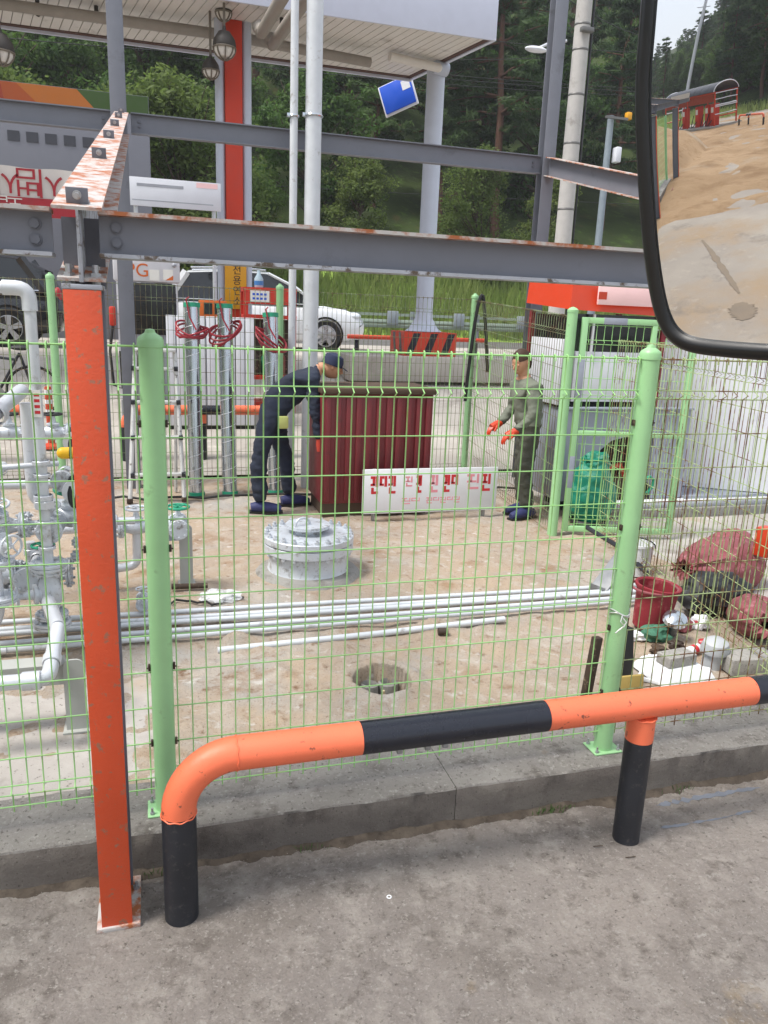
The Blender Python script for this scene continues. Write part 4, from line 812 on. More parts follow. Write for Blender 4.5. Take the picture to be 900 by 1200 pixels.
def person(label, base, J, hc, face, cloth, legcloth, hair, glove, hands, feet, waist_z, cap):
    t = thing('person', label, 'person', base); hc, face = V(hc), V(face).normalized(); sd_ = face.cross(V((0, 0, 1))).normalized(); upf = sd_.cross(face).normalized()
    bd = creases(skin_mesh('body', J, E_, Rr, cloth, t, 3), .022, base[0])
    nk = V(J[5]); bd.tube([nk-(hc-nk)*.3, hc-(hc-nk)*.4], .055, 12)
    hb = MB(); hb.sph((0, 0, 0), .1, 22, 16, (1.0, .80, 1.18))
    vv = []
    for x, y, z in hb.v:      # shape the skull: jaw narrower, brow and chin forward, eye sockets
        k = 1-.22*max(0, -z/.118)*(1 if x > -.02 else .6); y *= k
        if x > .05 and abs(z-.008) < .02 and .02 < abs(y) < .055: x -= .010
        if x > .04 and z < -.075: x += .012
        vv.append(hc+face*x+sd_*y+upf*z)
    bd.add(vv, hb.f); bd.tube([hc+face*.093+upf*.018, hc+face*.112-upf*.016, hc+face*.095-upf*.030], [.008, .015, .010], 8); bd.tube([hc+face*.088-sd_*.024-upf*.056, hc+face*.098-upf*.055, hc+face*.088+sd_*.024-upf*.056], .006, 6)
    for s_ in (-1, 1): bd.sph(hc+sd_*(s_*.082)-face*.005, .026, 8, 6, (.8, .45, 1.2)); bd.sph(hc+face*.080+sd_*(s_*.032)+upf*.010, .012, 8, 6)
    body = bd.build('body', cloth, t, sharp=70); body.data.materials.append(M['skin']); body.data.materials.append(M[legcloth])
    off = V(LOC[t.as_pointer()])
    for pl_ in body.data.polygons:
        c = pl_.center+off
        if (c-hc).length < .165: pl_.material_index = 1
        elif c.z < waist_z and c.x < max(j_[0] for j_ in J[6:12])+.12: pl_.material_index = 2
    if cap:
        b = MB(); b.lathe([(.102, -.012), (.106, .03), (.088, .085), (.03, .11), (0, .112)], hc-face*.012+upf*.022, upf-face*.12, 22); b.build('cap', hair, t); b = MB(); vb = hc+face*.085+upf*.03; b.prism([vb-sd_*.07, vb+face*.055-sd_*.05-upf*.008, vb+face*.07-upf*.012, vb+face*.055+sd_*.05-upf*.008, vb+sd_*.07], upf*.008); b.build('cap_peak', hair, t)
    else:
        b = MB(); hb = MB(); hb.sph((0, 0, 0), .107, 20, 14, (1.0, .83, 1.16)); b.add([hc-face*.014+face*x+sd_*y+upf*(z+.012) for x, y, z in hb.v], [f for f in hb.f if sum(hb.v[i][2] for i in f)/4 > .015 or sum(hb.v[i][0] for i in f)/4 < -.04]); b.build('hair', hair, t)
    for (x, y), dr in feet:
        dr = V((*dr, 0)).normalized(); o_ = V((x, y, G)); b = MB(); b.tube([o_-dr*.09+V((0, 0, .05)), o_-dr*.02+V((0, 0, .062)), o_+dr*.08+V((0, 0, .055)), o_+dr*.17+V((0, 0, .042)), o_+dr*.205+V((0, 0, .036))], [.044, .056, .052, .044, .03], 12); sh_ = b.build('shoe', 'navy_shoe', t)
        b = MB(); b.prism([o_-dr*.12-dr.cross(V((0, 0, 1)))*.045, o_+dr*.22-dr.cross(V((0, 0, 1)))*.04, o_+dr*.22+dr.cross(V((0, 0, 1)))*.04, o_-dr*.12+dr.cross(V((0, 0, 1)))*.045], (0, 0, .02)); b.build('sole', 'black_rubber', sh_)
    for (x, y, z), dr in hands:
        dr = V(dr).normalized(); s2 = V((0, 1, 0)); fr = s2.cross(dr).normalized(); o_ = V((x, y, z)); b = MB(); b.tube([o_-dr*.03, o_+dr*.02, o_+dr*.09], [.034, .042, .04], 12)
        for of, L_ in ((-.03, .075), (-.010, .088), (.010, .084), (.03, .066)):
            q = o_+dr*.085+s2*of; b.tube([q, q+dr*L_*.4-fr*.008, q+dr*L_*.75-fr*.028, q+dr*L_*.85-fr*.05], [.0115, .0105, .0095, .008], 8)
        q = o_+dr*.03-s2*.035; b.tube([q, q+dr*.03-s2*.02-fr*.01, q+dr*.065-s2*.022-fr*.03], [.014, .0115, .009], 8); b.build('glove', glove, t)
    return t
pe = person('person in navy work clothes and cap bending forward beside the maroon chest', (1.15, 7.6, G),
    [(1.12, 7.60, 1.10), (1.20, 7.60, 1.25), (1.34, 7.60, 1.40), (1.47, 7.60, 1.50), (1.57, 7.60, 1.555), (1.63, 7.60, 1.585), (1.07, 7.49, 1.04), (.985, 7.47, .65), (1.005, 7.48, .27), (1.17, 7.71, 1.04), (1.30, 7.74, .66), (1.345, 7.74, .27), (1.50, 7.41, 1.47), (1.52, 7.37, 1.17), (1.57, 7.36, .89), (1.50, 7.79, 1.47), (1.60, 7.83, 1.19), (1.74, 7.80, .98)],
    (1.73, 7.59, 1.60), (.9, -.12, -.42), 'navy_cloth', 'navy_cloth', 'cap_cloth', 'glove_red', (((1.57, 7.36, .89), (.10, .02, -1)), ((1.74, 7.80, .98), (.5, -.1, -.85))), (((1.005, 7.48), (1, -.15)), ((1.345, 7.74), (1, .1))), 1.12, True)
b = MB(); b.box((1.22, 7.44, 1.07), (.10, .05, .12), None, .015); b.build('tool_pouch', 'pouch', pe)
bx2, by2 = at(616, 520, 7.0).x, 7.0
def sh(q): return (bx2+q[0], by2+q[1], G+q[2])
person('person in olive grey work clothes standing between the white board and the gate', (bx2, by2, G),
    [sh(q) for q in ((.02, 0, .93), (.0, 0, 1.08), (-.03, 0, 1.23), (-.06, 0, 1.34), (-.08, 0, 1.41), (-.09, 0, 1.45), (.0, -.09, .88), (-.04, -.10, .49), (.02, -.10, .10), (.05, .10, .88), (.03, .11, .49), (.08, .11, .10), (-.06, -.19, 1.31), (-.07, -.25, 1.05), (-.24, -.22, .90), (-.05, .19, 1.31), (-.06, .25, 1.06), (-.22, .2, .92))],
    sh((-.12, 0, 1.545)), (-.85, -.35, -.38), 'olive_cloth', 'dark_olive', 'hair_brown', 'kiosk_orange', ((sh((-.24, -.22, .90)), (-.8, .1, -.45)), (sh((-.22, .2, .92)), (-.8, -.1, -.4))), ((sh((.02, -.10, 0))[:2], (-1, -.3)), (sh((.08, .11, 0))[:2], (-1, -.2))), G+.95, False)

# ================================================================ MAROON CHEST AND SIGN BOARD
mc = thing('storage_chest', 'large maroon chest with vertical ribbed sides in the back of the yard', 'chest', (2.1, 7.5, G)); mx0, mx1, my0, my1, mz = 1.56, 2.67, 7.2, 7.85, 1.43
b = MB(); b.bb((mx0, my0+.02, .30), (mx1, my1, mz-.06), .006); b.build('case', 'maroon', mc)
for k in range(11): x = mx0+.05+(mx1-mx0-.1)*k/10; b = MB(); b.box((x, my0+.008, (.32+mz-.08)/2), (.052, .024, mz-.08-.34), None, .006); b.build('rib', 'maroon', mc)
b = MB(); b.bb((mx0-.02, my0-.02, mz-.058), (mx1+.02, my1+.02, mz), .012); b.build('lid', 'brown_dirty', mc)
b = MB(); b.bb((mx0+.02, my0+.03, G), (mx1-.02, my1-.03, .299)); b.build('plinth', 'brown_dirty', mc)
sb = thing('sign_board', 'white board with red lettering standing in front of the maroon chest', 'sign', (2.69, 7.0, G)); sL, sR = at(425, 575, 7.0), at(582, 575, 7.0); zT, zB = at(500, 549, 7.0).z, at(500, 600, 7.0).z
b = MB(); b.bb((sL.x, 7.0, zB), (sR.x, 7.02, zT), .003); b.build('board', 'white_sheet', sb)
for x in (sL.x+.12, sR.x-.12): b = MB(); b.bb((x-.015, 7.02, G), (x+.015, 7.05, zT)); b.build('leg', 'dull_steel', sb)
bw = sR.x-sL.x; bh = zT-zB; rs_ = random.Random(4)
for (u0_, u1_, v0_, v1_, mt) in ((.05, .24, .15, .55, 'print_red'), (.30, .36, .17, .4, 'print_pink'), (.38, .43, .15, .55, 'print_red'), (.48, .55, .15, .55, 'print_pink'), (.58, .70, .15, .55, 'print_red'), (.76, .86, .15, .5, 'print_pink'), (.87, .95, .15, .55, 'print_red'), (.28, .42, .66, .8, 'print_pink'), (.46, .72, .66, .8, 'print_pink')):
    b = MB(); n_ = max(1, int((u1_-u0_)/.05))
    for i in range(n_):
        xa_, xb_ = sL.x+bw*(u0_+(u1_-u0_)*i/n_)+.006, sL.x+bw*(u0_+(u1_-u0_)*(i+1)/n_)-.006; za, zb_ = zT-bh*v0_, zT-bh*v1_; hh = za-zb_; ww = xb_-xa_; s_ = hh*.15
        b.bb((xa_, 6.9985, za-s_), (xa_+ww*.62, 7.0, za)); b.bb((xa_+ww*(.0 if i % 2 else .25), 6.9985, za-hh*.5), (xa_+ww*(.0 if i % 2 else .25)+s_, 7.0, za-s_)); b.bb((xb_-s_, 6.9985, zb_+hh*.4), (xb_, 7.0, za)); b.bb((xa_, 6.9985, za-hh*.55), (xb_-s_*1.2, 7.0, za-hh*.42))
        if i % 2 == 0: b.bb((xa_+ww*.1, 6.9985, zb_), (xb_, 7.0, zb_+s_)); b.bb((xa_+ww*.1, 6.9985, zb_+s_), (xa_+ww*.1+s_, 7.0, zb_+hh*.36))
    b.build('print', mt, sb)
# ================================================================ CORNER CLUTTER BEHIND THE RIGHT POST
def blob(c, r, seed, amp=.25, sub=4, fold=0, mn=-1):
    bm = bmesh.new(); bmesh.ops.create_icosphere(bm, subdivisions=sub, radius=1); vs = []
    for v in bm.verts:
        d = v.co.normalized(); k = 1+amp*noise.noise(d*1.6+V((seed, 0, 0)))+amp*.35*noise.noise(d*5+V((0, seed, 0)))+fold*.10*abs(math.sin(d.z*9+3*noise.noise(d*2+V((seed, 1, 2)))))
        z = max(mn, d.z*k); vs.append(V((c[0]+d.x*k*r[0], c[1]+d.y*k*r[1], c[2]+z*r[2])))
    b = MB(); b.add(vs, [tuple(v.index for v in f.verts) for f in bm.faces]); bm.free(); return b
bk = thing('bucket', 'open dark red rubber bucket behind the right fence post', 'bucket', (3.06, 4.0, G)); bx_, by_ = at(768, 700, 4.08).x, 4.1
b = MB(); b.lathe([(0, .012), (.10, .01), (.105, 0), (.112, .0), (.135, .27), (.147, .272), (.148, .292), (.136, .295), (.127, .285), (.104, .025), (0, .02)], (bx_, by_, G+.02), (.06, -.05, 1), 32); b.build('shell', 'red_rubber', bk)
b = MB(); b.tube([(bx_+.148*math.cos(q), by_+.148*math.sin(q), G+.30-.03*math.cos(q)*0-.01) for q in np.linspace(0, 6.283, 33)[:-1]], .009, 8, closed=True); b.build('rim', 'sack_pink', bk)
def sack(T, B, Rm, label, seed, flat=G):
    """woven sack lying on its side: gathered and tied at T, full towards B, sagging on the ground"""
    T, B = V(T), V(B); a = (B-T).normalized(); t = a.cross(V((0, 0, 1))).normalized(); u = t.cross(a); NS, NT = 34, 64; vs = []
    for i in range(NS+1):
        s_ = i/NS; r = Rm*min(1, (max(0, s_-.06)/.42)**.55)*math.sqrt(max(0, 1-max(0, (s_-.72)/.28)**2.4)) + (.035+.05*max(0, .06-s_)*12)*(s_ < .2)*(1-s_/.2)
        for k in range(NT):
            th = 6.2832*k/NT; w1 = math.exp(-s_*4.5)*.22*math.sin(th*9+seed+2*noise.noise((math.cos(th)*2, math.sin(th)*2, seed)))+.055*noise.noise((math.cos(th)*3, math.sin(th)*3, s_*5+seed))+.05*abs(noise.noise((math.cos(th)*5+seed, math.sin(th)*5, s_*2.2)))-.03*abs(math.sin(th*5+s_*7+seed))*(1-s_)
            q = T.lerp(B, s_)+(t*math.cos(th)*1.12+u*math.sin(th)*.95)*r*(1+w1)
            if q.z < flat+.01: q.z = flat+.004+.03*(q.z-flat)*0
            vs.append(q)
    b = MB(); b.add(vs, [(i*NT+k, i*NT+(k+1) % NT, (i+1)*NT+(k+1) % NT, (i+1)*NT+k) for i in range(NS) for k in range(NT)])
    t_ = thing('sack', label, 'sack', ((T.x+B.x)/2, (T.y+B.y)/2, flat), 'pink sacks'); b.build('bag', 'sack_pink', t_, sharp=60)
    b = MB(); q = T.lerp(B, .075); b.tube([q+(t*math.cos(v_)+u*math.sin(v_))*.05 for v_ in np.linspace(0, 6.283, 17)[:-1]], .007, 6, closed=True); b.build('tie', 'red_rubber', t_)
sack((3.68, 4.55, .40), (4.62, 4.95, .27), .225, 'big wrinkled pink woven sack beyond the rusty mesh fence', 1.3)
sack((3.62, 3.62, .34), (3.95, 4.12, .22), .15, 'smaller pink sack at the right edge of the photo', 4.1)
sack((4.35, 5.0, .34), (4.9, 5.35, .30), .16, 'small pink sack lying behind the big sack', 7.2)
tag(blob((3.78, 4.28, G+.13), (.26, .16, .15), 5.2, .25, 4, 1, -.8).build('black_bag', 'black_rubber', None, (3.78, 4.28, G)), 'black plastic bag slumped below the big pink sack', 'bag')
pl = thing('pail', 'white plastic pail with black handle behind the red bucket', 'pail', (3.75, 5.1, G)); b = MB(); b.lathe([(.0, .0), (.11, 0), (.13, .24), (.137, .242), (.137, .26), (.125, .26), (.105, .02), (0, .015)], (3.72, 5.15, G), n=24); b.build('shell', 'white_plastic', pl)
b = MB(); b.tube(arc((3.72, 5.15, G+.22), .14, 0, math.pi, (.8, -.6, 0), (-.3, -.5, .7), 12), .006, 6); b.build('handle', 'black_rubber', pl)
def lie(p, dims, rz, mt, name, label, cat, tilt=(0, 0), ch=.006, group=None):
    Mx = Matrix.Rotation(rz, 3, 'Z') @ Matrix.Rotation(tilt[0], 3, 'X') @ Matrix.Rotation(tilt[1], 3, 'Y'); b = MB(); b.box(p, dims, Mx, ch); o = b.build(name, mt, None, (p[0], p[1], p[2]-dims[2]/2)); return tag(o, label, cat, group)
# upturned white tub with a block on it
p = gz(800, 796, G); tb = thing('plastic_tub', 'upturned white plastic tub with a grey block on it', 'tub', (p.x, p.y, G))
b = MB(); b.lathe([(.24, 0), (.235, .02), (.19, .075), (.17, .085), (0, .085)], (p.x-.02, p.y+.05, G), n=4); b.build('shell', 'white_plastic', tb)
b = MB(); b.tube([(p.x-.02+.243*math.cos(q), p.y+.05+.243*math.sin(q), G+.012) for q in np.linspace(0, 6.283, 5)[:-1]], .014, 8, closed=True); b.build('rim', 'white_plastic', tb)
lie((p.x-.03, p.y+.04, G+.117), (.20, .11, .062), .12, 'cement_block', 'concrete_block', 'small grey concrete block on the upturned white tub', 'block', group='grey concrete blocks')
q = gz(878, 792, G); lie((q.x+.03, q.y+.06, G+.06), (.30, .17, .10), -.15, 'cement_block', 'concrete_block', 'larger rough concrete block on the ground beside the grey domed cap', 'block', group='grey concrete blocks')
q = gz(842, 786, G); cp = thing('roof_cowl', 'grey cylinder with a rounded dome top between the blocks', 'cowl', (q.x, q.y, G)); b = MB(); b.lathe([(.062, 0), (.062, .10), (.08, .105), (.082, .125), (.07, .165), (.04, .187), (0, .192)], (q.x, q.y+.06, G), (-.05, -.1, 1), 28); b.build('cap', 'grey_plastic', cp)
q = gz(786, 752, G); cp = thing('roof_cowl', 'tilted mushroom shaped steel vent lying in front of the red bucket', 'cowl', (q.x, q.y, G)); ax = (-.15, -.35, .85)
b = MB(); b.lathe([(.032, 0), (.032, .14)], (q.x+.03, q.y+.05, G+.02), ax, 20); b.build('stem', 'dull_steel', cp); b = MB(); b.lathe([(.03, .135), (.072, .13), (.078, .14), (.07, .165), (.035, .188), (0, .192)], (q.x+.03, q.y+.05, G+.02), ax, 24); b.build('cap', 'galv', cp)
rs_ = random.Random(12)
for i, (px_, py_, r, mt, nm, lab, cat) in enumerate(((772, 752, .075, 'green_net', 'netting', 'crumpled dark green netting beside the tilted vent', 'netting'), (802, 740, .06, 'sack_pink', 'rag', 'pinkish rag among the scrap behind the upturned tub', 'rag'), (822, 738, .06, 'white_sheet', 'rag', 'white crumpled rag among the scrap', 'rag'), (795, 762, .04, 'dark_brown', 'scrap_lump', 'dark brown scrap lump left of the green netting', 'scrap'), (775, 770, .045, 'brown_dirty', 'scrap_lump', 'brown scrap lump just above the upturned tub', 'scrap'), (748, 752, .045, 'white_sheet', 'foil_ball', 'shiny crumpled white foil by the fence post', 'foil'))):
    q = gz(px_, py_, G); tag(blob((q.x, q.y+.03, G+r*.6), (r*1.2, r, r*.8), i*3.3, .6, 3, 0, -.7).build(nm, mt, None, (q.x, q.y, G), sharp=18), lab, cat)
for px_, py_, mt, ax, lab in ((808, 738, 'red_can', (1, .2, .1), 'red tin can lying among the scrap'), (829, 760, 'red_can', (.6, -.5, .2), 'red and white drinks can beside the domed cap'), (812, 768, 'white_plastic', (.9, .3, .05), 'white plastic bottle lying behind the small block')):
    q = gz(px_, py_, G); t = thing('can', lab, 'can', (q.x, q.y, G), 'cans among the scrap'); b = MB(); b.lathe([(0, -.055), (.026, -.055), (.031, -.048), (.031, .045), (.025, .055), (0, .054)], (q.x, q.y, G+.036), ax, 18); b.build('body', mt, t); b = MB(); b.lathe([(.0315, -.02), (.0315, .015)], (q.x, q.y, G+.036), ax, 18); b.build('label_band', 'white_sheet' if mt == 'red_can' else 'print_red', t)
lie((at(735, 735, 3.35).x, 3.38, G+.20), (.16, .03, .30), .1, 'black_rubber', 'black_crate', 'scuffed black crate leaning right of the fence post', 'crate', (-.15, 0))
lie((at(697, 770, 3.30).x, 3.32, G+.17), (.05, .04, .36), .2, 'dark_brown', 'charred_board', 'dark burnt board standing left of the right fence post', 'board', (.0, .10))
lie((at(744, 785, 3.15).x, 3.16, G+.09), (.14, .02, .20), 0, 'cardboard', 'cardboard_piece', 'yellowish cardboard piece standing right of the fence post', 'cardboard', (-.1, 0))
b = MB(); b.tube([(3.45, 5.5, G+.30), (3.62, 5.2, G+.19), (3.7, 4.95, G+.06)], .02, 8); tag(b.build('black_bar', 'dark_plastic', None, (3.6, 5.2, G)), 'black bar propped behind the red bucket', 'bar')
lie((at(893, 660, 4.6).x, 4.6, .56), (.12, .12, .22), .3, 'kiosk_orange', 'orange_can', 'orange canister behind the sacks at the right edge', 'canister')
# green sack and hose
gb = thing('refuse_bag', 'full teal green refuse bag standing behind the open gate', 'bag', (4.02, 6.6, G)); gx, gy = at(690, 600, 6.62).x, 6.62
b = blob((gx, gy, G+.30), (.235, .20, .34), 2.4, .16, 5, .6, -.88); b.build('bag', 'bag_green', gb)
b = blob((gx+.02, gy, G+.63), (.14, .10, .09), 6.1, .4, 4, 1); b.build('knot', 'bag_green', gb); b = MB(); b.lathe([(.0, 0), (.18, 0), (.2, .03), (.18, .05)], (gx, gy, G), n=20); b.build('base', 'hose_black', gb)
b = MB(); q = at(760, 568, 6.62); b.tube([q+V((-.06, 0, .05)), q+V((0, 0, .085)), q+V((.05, 0, .05)), q+V((.04, 0, -.03)), q+V((-.01, 0, -.09))], .018, 8); tag(b.build('green_handle', 'green_cap', None, q), 'green plastic loop handle right of the fence post', 'handle')
b = MB(); h0_, h1_, h2_, h3_ = at(545, 470, 8.4), at(550, 385, 8.4), at(568, 346, 8.4), at(579, 440, 8.4); pts = []
for t in np.linspace(0, 1, 22):
    t = float(t); pts.append(at(545+8*t+18*t*t+6*math.sin(t*3.1), 470-124*math.sin(min(1, t*1.35)*math.pi/2)+ (max(0, t-.74)/.26)**2*90, 8.85))
b.tube(pts, .022, 8); tag(b.build('rubber_hose', 'hose_black', None, (h0_.x, 8.4, 1.2)), 'black hose looped over the far corner fence post', 'hose')

# ================================================================ KIOSK AND WHITE CABIN
kk = thing('kiosk', 'small kiosk with orange roof, white panel and grey base behind the open gate', 'kiosk', (4.5, 7.3, G)); kx0, kx1, ky0, ky1 = 3.93, 5.02, 6.92, 7.80
b = MB(); b.prism([(kx0-.04, ky0-.03, 2.235), (kx1+.06, ky0-.03, 2.20), (kx1+.06, ky0+.05, 2.52), (kx0+.02, ky0+.05, 2.52)], (0, ky1-ky0+.05, .06)); rf_ = b.build('roof', 'kiosk_orange', kk)
b = MB(); zl, zr = 2.29, 2.48; b.bb((kx0+.24, ky0-.06, zl), (kx1-.02, ky0-.035, zr), .004); b.build('light_box', 'sign_pink', rf_)
b = MB(); b.bb((kx0+.24, ky0-.062, zl+.05), (kx0+.33, ky0-.0605, zr-.07)); b.build('print', 'kiosk_orange', rf_)
for x in (kx0+.02, kx1-.02):
    for y in (ky0+.03, ky1-.03): b = MB(); b.bb((x-.025, y-.025, 1.27), (x+.025, y+.025, 2.22)); b.build('corner_post', 'red_rubber', kk)
b = MB(); b.bb((kx0+.25, ky0+.0, 1.84), (kx0+.27, ky0+.02, 2.2)); b.build('window_bar', 'white_sheet', kk)
b = MB(); b.bb((kx0+.06, ky0+.08, 1.845), (kx1-.06, ky0+.10, 2.20)); b.build('window', 'glass_dark', kk)
b = MB(); b.bb((kx0+.10, ky0+.03, 1.345), (kx1-.05, ky0+.06, 1.84), .004); b.build('counter_panel', 'white_panel', kk)
b = MB(); b.bb((kx0+.06, ky0+.07, 1.28), (kx1-.05, ky0+.09, 1.343)); b.build('dark_strip', 'black_void', kk)
b = MB(); b.bb((kx0+.03, ky0+.12, 1.275), (kx1-.03, ky1-.1, 2.19)); b.build('booth', 'glass_dark', kk)
zb_, zt_ = .33, 1.272; poly = [(kx0+.05, zb_), (4.30, zb_), (4.30, .70), (4.40, .86), (4.52, .955), (4.68, .99), (5.02, 1.0), (5.02, .80), (5.07, zb_), (5.45, zb_), (5.45, zt_), (kx0+.05, zt_)]
b = MB(); b.prism([(x, ky0-.02, z) for x, z in poly], (0, .03, 0)); b.bb((kx0+.05, ky0-.05, zt_+.001), (5.45, ky0+.07, zt_+.02), .003); bs = b.build('base_panel', 'grey_panel', kk)
b = MB(); b.bb((4.12, ky0+.25, .2), (5.05, ky0+.55, 1.1)); b.build('recess', 'black_void', kk)
b = MB(); b.tube([(4.5, ky0+.18, .5), (4.6, ky0+.16, .62), (4.78, ky0+.18, .66), (4.86, ky0+.16, .5)], .03, 8); b.build('motor_hose', 'red_steel', kk)
b = MB(); b.cyl((4.75, ky0+.15, .42), (4.75, ky0+.24, .42), .13, n=20); b.build('pulley', 'dark_brown', kk)
b = MB(); b.bb((kx0-.005, ky0+.10, 1.30), (kx0+.025, ky1-.1, 1.95), .003); b.build('side_panel', 'white_panel', kk); b = MB(); b.bb((kx0+.03, ky0+.02, .33), (kx0+.06, ky1, 1.27), .003); b.build('side_base', 'grey_panel', kk)
dk = thing('loading_deck', 'low grey steel deck edge on a brown concrete footing behind the gate', 'deck', (5.3, 6.9, G))
b = MB(); b.bb((4.42, 6.72, G-.02), (6.6, 6.98, .255), .008); b.build('footing', 'brown_dirty' if False else 'hole_concrete', dk)
b = MB(); b.bb((4.45, 6.76, .257), (6.6, 6.90, .30), .003); b.build('edge_beam', 'disp_grey', dk); b = MB(); b.bb((4.45, 6.775, .302), (6.6, 6.9, .322), .003); b.build('trim', 'white_sheet', dk)
b = MB(); b.bb((5.46, 6.85, .324), (7.4, 8.6, .35)); b.build('deck_plate', 'grey_panel', dk)
wc = thing('white_cabin', 'large plain white cabin wall at the right behind the rusty fence', 'cabin', (6.4, 7.6, G)); A_, B_ = V((5.38, 7.55, 0)), V((7.3, 6.35, 0)); wd = (B_-A_).normalized(); wn_ = V((wd.y, -wd.x, 0))
for k in range(4):
    L0, L1 = .0+.566*k, .566*k+.562; b = MB(); b.prism([A_+wd*L0+V((0, 0, .36)), A_+wd*L1+V((0, 0, .36)), A_+wd*L1+V((0, 0, 1.98)), A_+wd*L0+V((0, 0, 1.98))], -wn_*.05); b.build('wall_panel', 'white_panel', wc)
b = MB(); b.prism([A_+V((0, 0, .36)), A_-wn_*1.2+V((0, 0, .36)), A_-wn_*1.2+V((0, 0, 1.98)), A_+V((0, 0, 1.98))], wd*.05); b.build('end_wall', 'white_panel', wc)
b = MB(); b.prism([A_+wn_*.02-wd*.02+V((0, 0, 1.982)), B_+wn_*.02+V((0, 0, 1.982)), B_-wn_*1.2+V((0, 0, 2.0)), A_-wn_*1.2-wd*.02+V((0, 0, 2.0))], (0, 0, .05)); b.build('roof_edge', 'glass_dark', wc)
# ================================================================ FILLING STATION BEHIND
ZC = 6.25; CY0, CY1 = 12.36, 14.80; SK = V((-.50, CY1-CY0, 0))
cn = thing('canopy', 'filling station canopy with white slatted underside above the yard', 'canopy', (0, 13.5, 1.0))
k = 0; x = 5.17
while x > -7.2:
    b = MB(); b.prism([(x-.128, CY0, ZC), (x, CY0, ZC), V((x, CY0, ZC))+SK, V((x-.128, CY0, ZC))+SK], (0, 0, .02)); b.build('soffit_plank', 'soffit', cn); x -= .140
b = MB(); b.prism([(-7.3, CY0-.02, ZC+.024), (5.2, CY0-.02, ZC+.024), V((5.2, CY0, ZC+.024))+SK, V((-7.3, CY0, ZC+.024))+SK], (0, 0, .10)); b.build('ceiling_board', 'soffit_edge', cn)
b = MB(); b.bb((-7.3, CY0-.06, ZC-.03), (5.25, CY0-.025, ZC+.95), .004); b.build('fascia', 'fascia', cn)
b = MB(); b.prism([(5.19, CY0-.02, ZC-.03), (5.25, CY0-.02, ZC-.03), V((5.25, CY0, ZC-.03))+SK, V((5.19, CY0, ZC-.03))+SK], (0, 0, .98)); b.build('fascia', 'fascia', cn)
b = MB(); b.prism([(5.10, CY0, ZC-.012), (5.185, CY0, ZC-.012), V((5.185, CY0, ZC-.012))+SK, V((5.10, CY0, ZC-.012))+SK], (0, 0, .01)); b.build('edge_trim', 'soffit_edge', cn)
b = MB(); b.bb((-7.8, CY1-.12, ZC-.012), (4.66, CY1-.01, ZC-.002)); b.build('edge_trim', 'soffit_edge', cn)
b = MB(); b.bb((-7.8, CY1, ZC-.05), (4.72, CY1+.05, ZC+.5)); b.build('fascia', 'fascia', cn)
# pillars
PXr, PYr = 4.865, 13.9; pz0 = 1.40
b = MB(); b.box((5.0, 13.95, 1.18), (3.4, 1.5, .44), None, .03); b.build('island', 'forecourt', cn)
b = MB(); b.cyl((PXr, PYr, pz0+.4), (PXr, PYr, ZC-.05), .155, n=28); pr = b.build('pillar', 'pillar_grey', cn)
b = MB(); b.lathe([(.155, .9), (.17, .66), (.28, .48), (.36, .43)], (PXr, PYr, pz0), n=8); b.build('pillar_foot', 'pillar_grey', pr)
b = MB(); b.prism([(PXr-.50, PYr-.42, pz0), (PXr+.50, PYr-.42, pz0), (PXr+.50, PYr+.42, pz0), (PXr-.50, PYr+.42, pz0)], (0, 0, .42)); b.build('plinth', 'pillar_orange', pr)
for j in range(3):
    xx = PXr-.46+.33*j; b = MB(); b.prism([(xx, PYr-.423, pz0+.02), (xx+.13, PYr-.423, pz0+.02), (xx+.27, PYr-.423, pz0+.40), (xx+.14, PYr-.423, pz0+.40)], (0, .002, 0)); b.build('stripe', 'rail_black', pr)
for j in range(2): yy = PYr-.34+.36*j; b = MB(); b.prism([(PXr-.503, yy, pz0+.02), (PXr-.503, yy+.13, pz0+.02), (PXr-.503, yy+.25, pz0+.40), (PXr-.503, yy+.12, pz0+.40)], (.002, 0, 0)); b.build('stripe', 'rail_black', pr)
b = MB(); b.tube([(3.9, 13.45, ZC-.10), (4.80, 13.62, ZC-.12)], .07, 14); b.sph((4.80, 13.62, ZC-.12), .07); b.build('drain_pipe', 'soffit', cn); b = MB(); b.tube([(4.75, 13.7, ZC-.08), (5.0, 13.75, ZC-.1)], .11, 16); b.build('pipe_end', 'pillar_grey', cn)
OY = 13.2; ox = at(274, 200, OY).x; oz = fz(OY)
b = MB(); b.bb((ox-.13, OY-.1, oz), (ox+.13, OY+.1, ZC), .01); op = b.build('pillar', 'pillar_orange', cn)
for s_ in (-1, 1): b = MB(); b.cyl((ox+s_*.205, OY-.02, oz), (ox+s_*.205, OY-.02, ZC), .07, n=18); b.build('downpipe', 'pillar_grey', op)
b = MB(); b.tube([(-7, 13.2, ZC-.18), (ox, 13.25, ZC-.18), (3.6, 13.55, ZC-.2)], .075, 12); b.build('ceiling_pipe', 'pipe_dirty', cn)
for (xa, ya), (xb, yb) in (((329, 0), (307, 38)), ((358, 0), (320, 52))):
    p, q = gz(xa, ya, ZC-.35), gz(xb, yb, ZC-.35); b = MB(); b.tube([p+(p-q)*.5, q], .085, 12); b.tube([q, q+V((-.03, .1, .1))], .1, 12); b.build('ceiling_pipe', 'pipe_dirty', cn)
for px_, py_ in ((44, 8), (113, 16), (330, 30)):
    p = gz(px_, py_, ZC-.1); b = MB(); b.cyl(p+V((0, 0, .1)), p+V((0, 0, -.05)), .03, n=10); b.lathe([(.03, 0), (.07, -.03), (.06, -.05), (.02, -.09), (0, -.1)], p+V((0, 0, -.03)), n=12); b.build('sprinkler', 'lamp_dark', cn)
